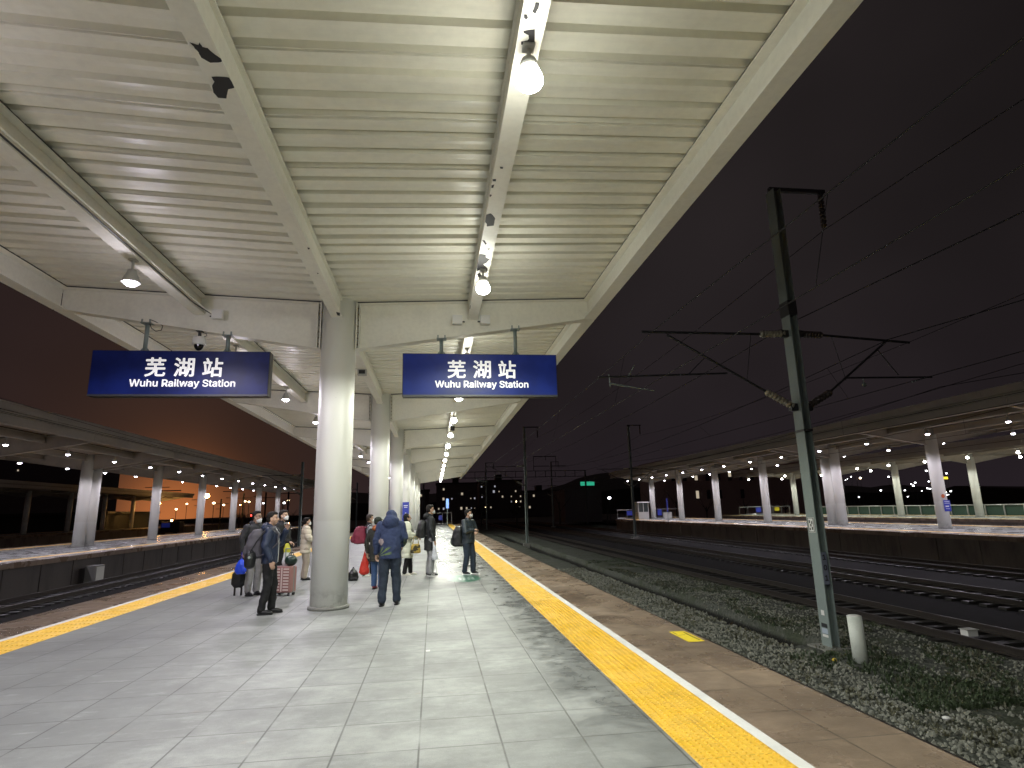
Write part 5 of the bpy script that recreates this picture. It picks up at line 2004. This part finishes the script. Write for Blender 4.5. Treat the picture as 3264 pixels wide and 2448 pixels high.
# dark green bag and plastic bags on the case
t = thing('round_bag', 'dark green round bag resting on top of the rose suitcase', 'bag', (-3.02, 13.56, .60))
b = MB(); b.ell((0, 0, .115), (.135, .11, .115), 16, 10); fuse('bag_body', b, cloth('dark_green_shiny_cloth', (.012, .032, .022), .3), t, .012, 3, .02)
b = MB(); b.tube([(-.06, 0, .20), (-.03, 0, .27), (.03, 0, .27), (.06, 0, .20)], .008, 6); localmesh('handle', b, M['black'], t)
t = thing('shopping_bag', 'yellow and white plastic bag hanging from the hand of the man in the white mask', 'bag', (-3.17, 13.80, .60))
b = MB(); b.loft([(0, 0, .0, .075, .05), (0, 0, .04, .095, .06), (0, 0, .22, .07, .05), (0, 0, .29, .06, .04)], 16); fuse('white_part', b, mat('white_film', (.75, .77, .77), .35), t, .010, 2, .03)
b = MB(); b.loft([(0, 0, .26, .065, .045), (0, 0, .34, .075, .045), (0, 0, .44, .04, .03), (0, 0, .46, .02, .02)], 16); fuse('yellow_part', b, mat('yellow_film_bag', (.62, .60, .06), .35), t, .010, 2, .02)
# blue bag and black bag by the man with glasses
t = thing('shopping_bag', 'bright blue bag held low by the man with glasses', 'bag', (-4.03, 13.55, .47))
b = MB(); b.loft([(0, 0, .0, .085, .05), (0, 0, .06, .125, .07), (0, 0, .2, .10, .06), (0, 0, .3, .03, .02)], 16); fuse('bag_body', b, mat('blue_film_bag', (.02, .08, .75), .35), t, .010, 2, .03)
b = MB(); b.tube([(-.02, 0, .28), (0, 0, .45), (.02, 0, .28)], .006, 6); localmesh('handle', b, M['blue_plate'], t)
t = thing('holdall', 'black soft bag on thin legs below the blue bag', 'bag', (-4.16, 13.9, 0))
b = MB(); b.loft([(0, 0, .16, .09, .07), (0, 0, .24, .15, .09), (0, 0, .44, .15, .09), (0, 0, .52, .07, .05)], 16); fuse('bag_body', b, pack_black, t, .012, 2, .03)
for x in (-.07, .07):
    b = MB(); b.cyl((x, 0, 0), (x, 0, .22), .02); localmesh('leg', b, M['black'], t)

# --- woman in cream puffer, half behind the first column
t, L_, A = person('woman in a cream puffer jacket and beige trousers half hidden by the first column', (-3.34, 16.55, 0), -72, 1.58, cream_c, beige_c, shoe_b,
                  arms={'R': ((.27, .04, 1.16), (.16, .24, 1.06)), 'L': ((.27, .04, 1.16), (.16, .24, 1.06))}, hem=.74, hair='bun', mask=True, puffer=.13, sleeve=1.05, leg_w=1.15, flare=1.1, folds=.012)

# --- woman with the maroon backpack
P5 = (-1.72, 16.7, 0)
t, L_, A = person('woman with a white mask in a black and grey sports jacket, maroon backpack on', P5, -78, 1.62, sport, black_c, shoe_w,
                  arms={'R': ((.27, .0, 1.16), (.20, .22, 1.10)), 'L': ((.27, .0, 1.16), (.2, .22, 1.1))}, feet=((.10, -.12), (-.09, .12)), hem=.84, hair='full', mask=True, wide=1.0, leg_w=1.0, sleeve=1.05, hair_col=mat('dark_brown_hair', (.05, .036, .028), .5), sole=white_r)
backpack('full maroon backpack on the woman with the white mask', behind(P5, -78, .25), -78, .36, .46, .34, pack_red, pack_red, .86)
# --- person with green cap, back to us
P6 = (-1.25, 13.95, 0)
t, L_, A = person('person in a green cap and olive coat with orange hood, seen from behind', P6, -14, 1.56, olive_c, denim_b, shoe_r,
                  arms={'R': ((.24, .05, 1.14), (.20, .2, 1.02)), 'L': ((.27, -.02, 1.12), (.27, .03, .88))}, hem=.66, hair='cap', hair_col=cloth('dark_green_cap_cloth', (.020, .028, .018), .8), collar=cloth('rust_orange_cloth', (.36, .105, .03)), wide=1.05, leg_w=1.1, feet=((.11, -.02), (-.10, .10)), head_yaw=-38)
t = thing('shopping_bag', 'red bag hanging at the left hand of the person in the green cap', 'bag', (-1.56, 14.25, .30))
b = MB(); b.loft([(0, 0, .0, .08, .05), (0, 0, .05, .12, .07), (0, 0, .25, .085, .05), (0, 0, .42, .03, .02), (0, 0, .50, .012, .012)], 16); fuse('bag_body', b, mat('red_film_bag', (.55, .03, .015), .4), t, .010, 2, .03)
b = MB(); b.tube([(0, 0, .48), (.01, -.02, .56)], .008, 6); localmesh('handle', b, mat('red_bag_handle', (.4, .02, .01), .4), t)
# --- big person in the navy hoodie
P7 = (-.80, 11.55, 0)
t, L_, A = person('heavily built person in a navy hoodie, hood up, back turned to us', P7, -3, 1.78, hoodie, denim_d, shoe_b,
                  arms={'R': ((.245, .04, 1.15), (.20, .20, 1.02)), 'L': ((.255, -.02, 1.13), (.255, .04, .90))}, hem=.80, hood='up', hair=None, face=False, wide=1.04, belly=1.15, leg_w=1.18, sleeve=1.12, lean=.14, head_drop=.105, head_tilt=-18, feet=((.12, .06), (-.13, -.06)), folds=.040)
# --- person in ivory coat with black headscarf, phone
P8 = (-.72, 16.6, 0)
t, L_, A = person('person in a long ivory padded coat and black headscarf looking at a phone', P8, -84, 1.62, cream2, black_c, shoe_w,
                  arms={'R': ((.27, .02, 1.14), (.15, .27, 1.06)), 'L': ((.27, .02, 1.14), (.15, .27, 1.06))}, feet=((.10, -.04), (-.09, .14)), hem=.50, hair='scarf', hair_col=black_c, puffer=.15, wide=1.1, flare=1.25, sleeve=1.05, belly=1.1, folds=.012, sole=white_r)
t = thing('phone', 'phone glowing lilac in the hand of the person in the ivory coat', 'phone', (-.36, 16.5, 1.03), R(-84))
b = MB(); b.obox((0, 0, .07), ((1, 0, 0), (0, .55, .83), (0, .83, -.55)), (.038, .078, .004)); localmesh('phone_body', b, M['black'], t)
b = MB(); b.obox((0, -.0042, .0725), ((1, 0, 0), (0, .55, .83), (0, .83, -.55)), (.034, .072, .0008)); localmesh('screen', b, mat('lilac_phone_glow', (.7, .55, .9), .3, emit=(.72, .52, .95), es=.9), t)
t = thing('handbag', 'gold and black handbag on the forearm of the person in the ivory coat', 'bag', (-.47, 16.25, .60), R(10))
b = MB(); b.loft([(0, 0, .0, .12, .05, 3), (0, 0, .03, .14, .06, 3), (0, 0, .2, .12, .05, 3), (0, 0, .24, .08, .03)], 16); fuse('bag_body', b, mat('gold_and_black_leather', build=lambda t_, b_: (lambda h: h.l(h.mix(h.ramp(h.noise(9, 2), .45, .52), (.04, .035, .02), (.42, .30, .06)), b_.inputs['Base Color']))(NT(t_)), rough=.35), t, .010, 2, .01)
b = MB(); b.tube([(-.08, 0, .22), (-.05, 0, .42), (.05, 0, .42), (.08, 0, .22)], .009, 6); localmesh('handle', b, mat('gold_leather', (.35, .24, .05), .4), t)
# --- tall man in black coat
P9 = (-.10, 16.35, 0)
t, L_, A = person('tall man in a long black coat and white mask, facing right', P9, -80, 1.83, cloth('black_coat_cloth', (.017, .020, .021), .75), cloth('light_grey_joggers', (.36, .37, .38), .9), mat('black_sneaker', (.02, .02, .022), .5),
                  arms={'R': ((.26, -.02, 1.13), (.25, .05, .87)), 'L': ((.26, -.02, 1.13), (.25, .05, .87))}, hem=.62, hair='full', hood='down', mask=True, flare=1.08, sleeve=1.05, leg_w=1.12, glasses=True, sole=white_r)
for q, sgn in ((.10, 1), (-.10, -1)):
    b = MB()
    for k in range(3):
        b.obox((sgn * .10 * 1.06 + .047, .03 + k * .035, .05), ((0, .5, .86), (1, 0, 0), (0, .86, -.5)), (.028, .003, .006))
        b.obox((sgn * .10 * 1.06 - .047, .03 + k * .035, .05), ((0, .5, .86), (1, 0, 0), (0, .86, -.5)), (.028, .003, .006))
    localmesh('shoe_stripes', b, white_r, t)
backpack('plain black backpack on the tall man in the black coat', behind(P9, -80, .22), -80, .32, .46, .22, pack_black, pack_black, .98)
t = thing('shopping_bag', 'thin translucent white bag hanging from the tall man hand', 'bag', (.03, 16.08, .42))
b = MB(); b.loft([(0, 0, .0, .05, .03), (0, 0, .05, .085, .045), (0, 0, .22, .06, .04), (-.03, 0, .40, .025, .02), (-.04, 0, .46, .012, .012)], 16); fuse('bag_body', b, mat('pale_film', (.62, .64, .70), .3), t, .009, 2, .035)
b = MB(); b.tube([(-.04, 0, .44), (-.03, .0, .53)], .010, 6); localmesh('handle', b, mat('pale_film_handle', (.6, .62, .68), .3), t)
# --- man with crossed arms
P10 = (.93, 16.4, 0)
t, L_, A = person('masked man with arms crossed, in dark jacket and jeans, nearest the yellow strip', P10, -128, 1.69, cloth('dark_slate_jacket', (.030, .042, .052), .5), denim_d, shoe_b,
                  arms={'R': ((.26, .09, 1.13), (.05, .20, 1.17)), 'L': ((.27, .09, 1.11), (.06, .21, 1.11))}, hem=.82, hair='short', mask=True, wide=1.1, sleeve=1.15, belly=1.1, leg_w=1.15, head_yaw=24, feet=((.12, -.03), (-.10, .10)), glasses=True, sole=white_r)
backpack('bulky black backpack hanging low on the man with crossed arms', behind(P10, -105, .27), -105, .36, .54, .30, pack_black, cloth('grey_green_pocket', (.05, .06, .06), .4), .72)
# --- black bag on the floor
t = thing('floor_bag', 'black plastic bag standing on the floor just right of the first column', 'bag', (-2.02, 15.95, 0))
b = MB(); b.loft([(0, 0, .0, .12, .10), (0, 0, .05, .145, .115), (0, 0, .18, .13, .10), (0, 0, .25, .07, .05), (0, 0, .28, .03, .03)], 18); fuse('bag_body', b, mat('black_film', (.012, .013, .013), .28), t, .010, 2, .05)
b = MB(); b.tube([(-.02, 0, .26), (.0, 0, .33), (.03, 0, .27)], .010, 6); localmesh('knot', b, M['black'], t)
t = thing('cigarette', 'lit white cigarette at the mouth of the man in the navy jacket', 'cigarette', (-2.63, 11.13, 1.52))
b = MB(); b.cyl((0, 0, 0), (.075, -.01, .004), .0042, n=8); localmesh('paper', b, M['white_pl'], t)
b = MB(); b.cyl((.0752, -.01, .004), (.079, -.0105, .004), .0042, n=8); localmesh('ember', b, M['orange_lamp'], t)

b = MB()
b.add([(-.085, 7.70, .004), (-.04, 7.71, .004), (-.038, 7.74, .014), (-.07, 7.75, .006), (-.09, 7.735, .012)], [(0, 1, 2, 4), (2, 3, 4)])
b.add([(-.085, 7.70, .003), (-.04, 7.71, .003), (-.07, 7.75, .003)], [(2, 1, 0)])
tag(obj('paper_scrap', b, M['white_pl']), 'tiny crumpled paper scrap on the grey floor tiles in the middle foreground', 'litter')
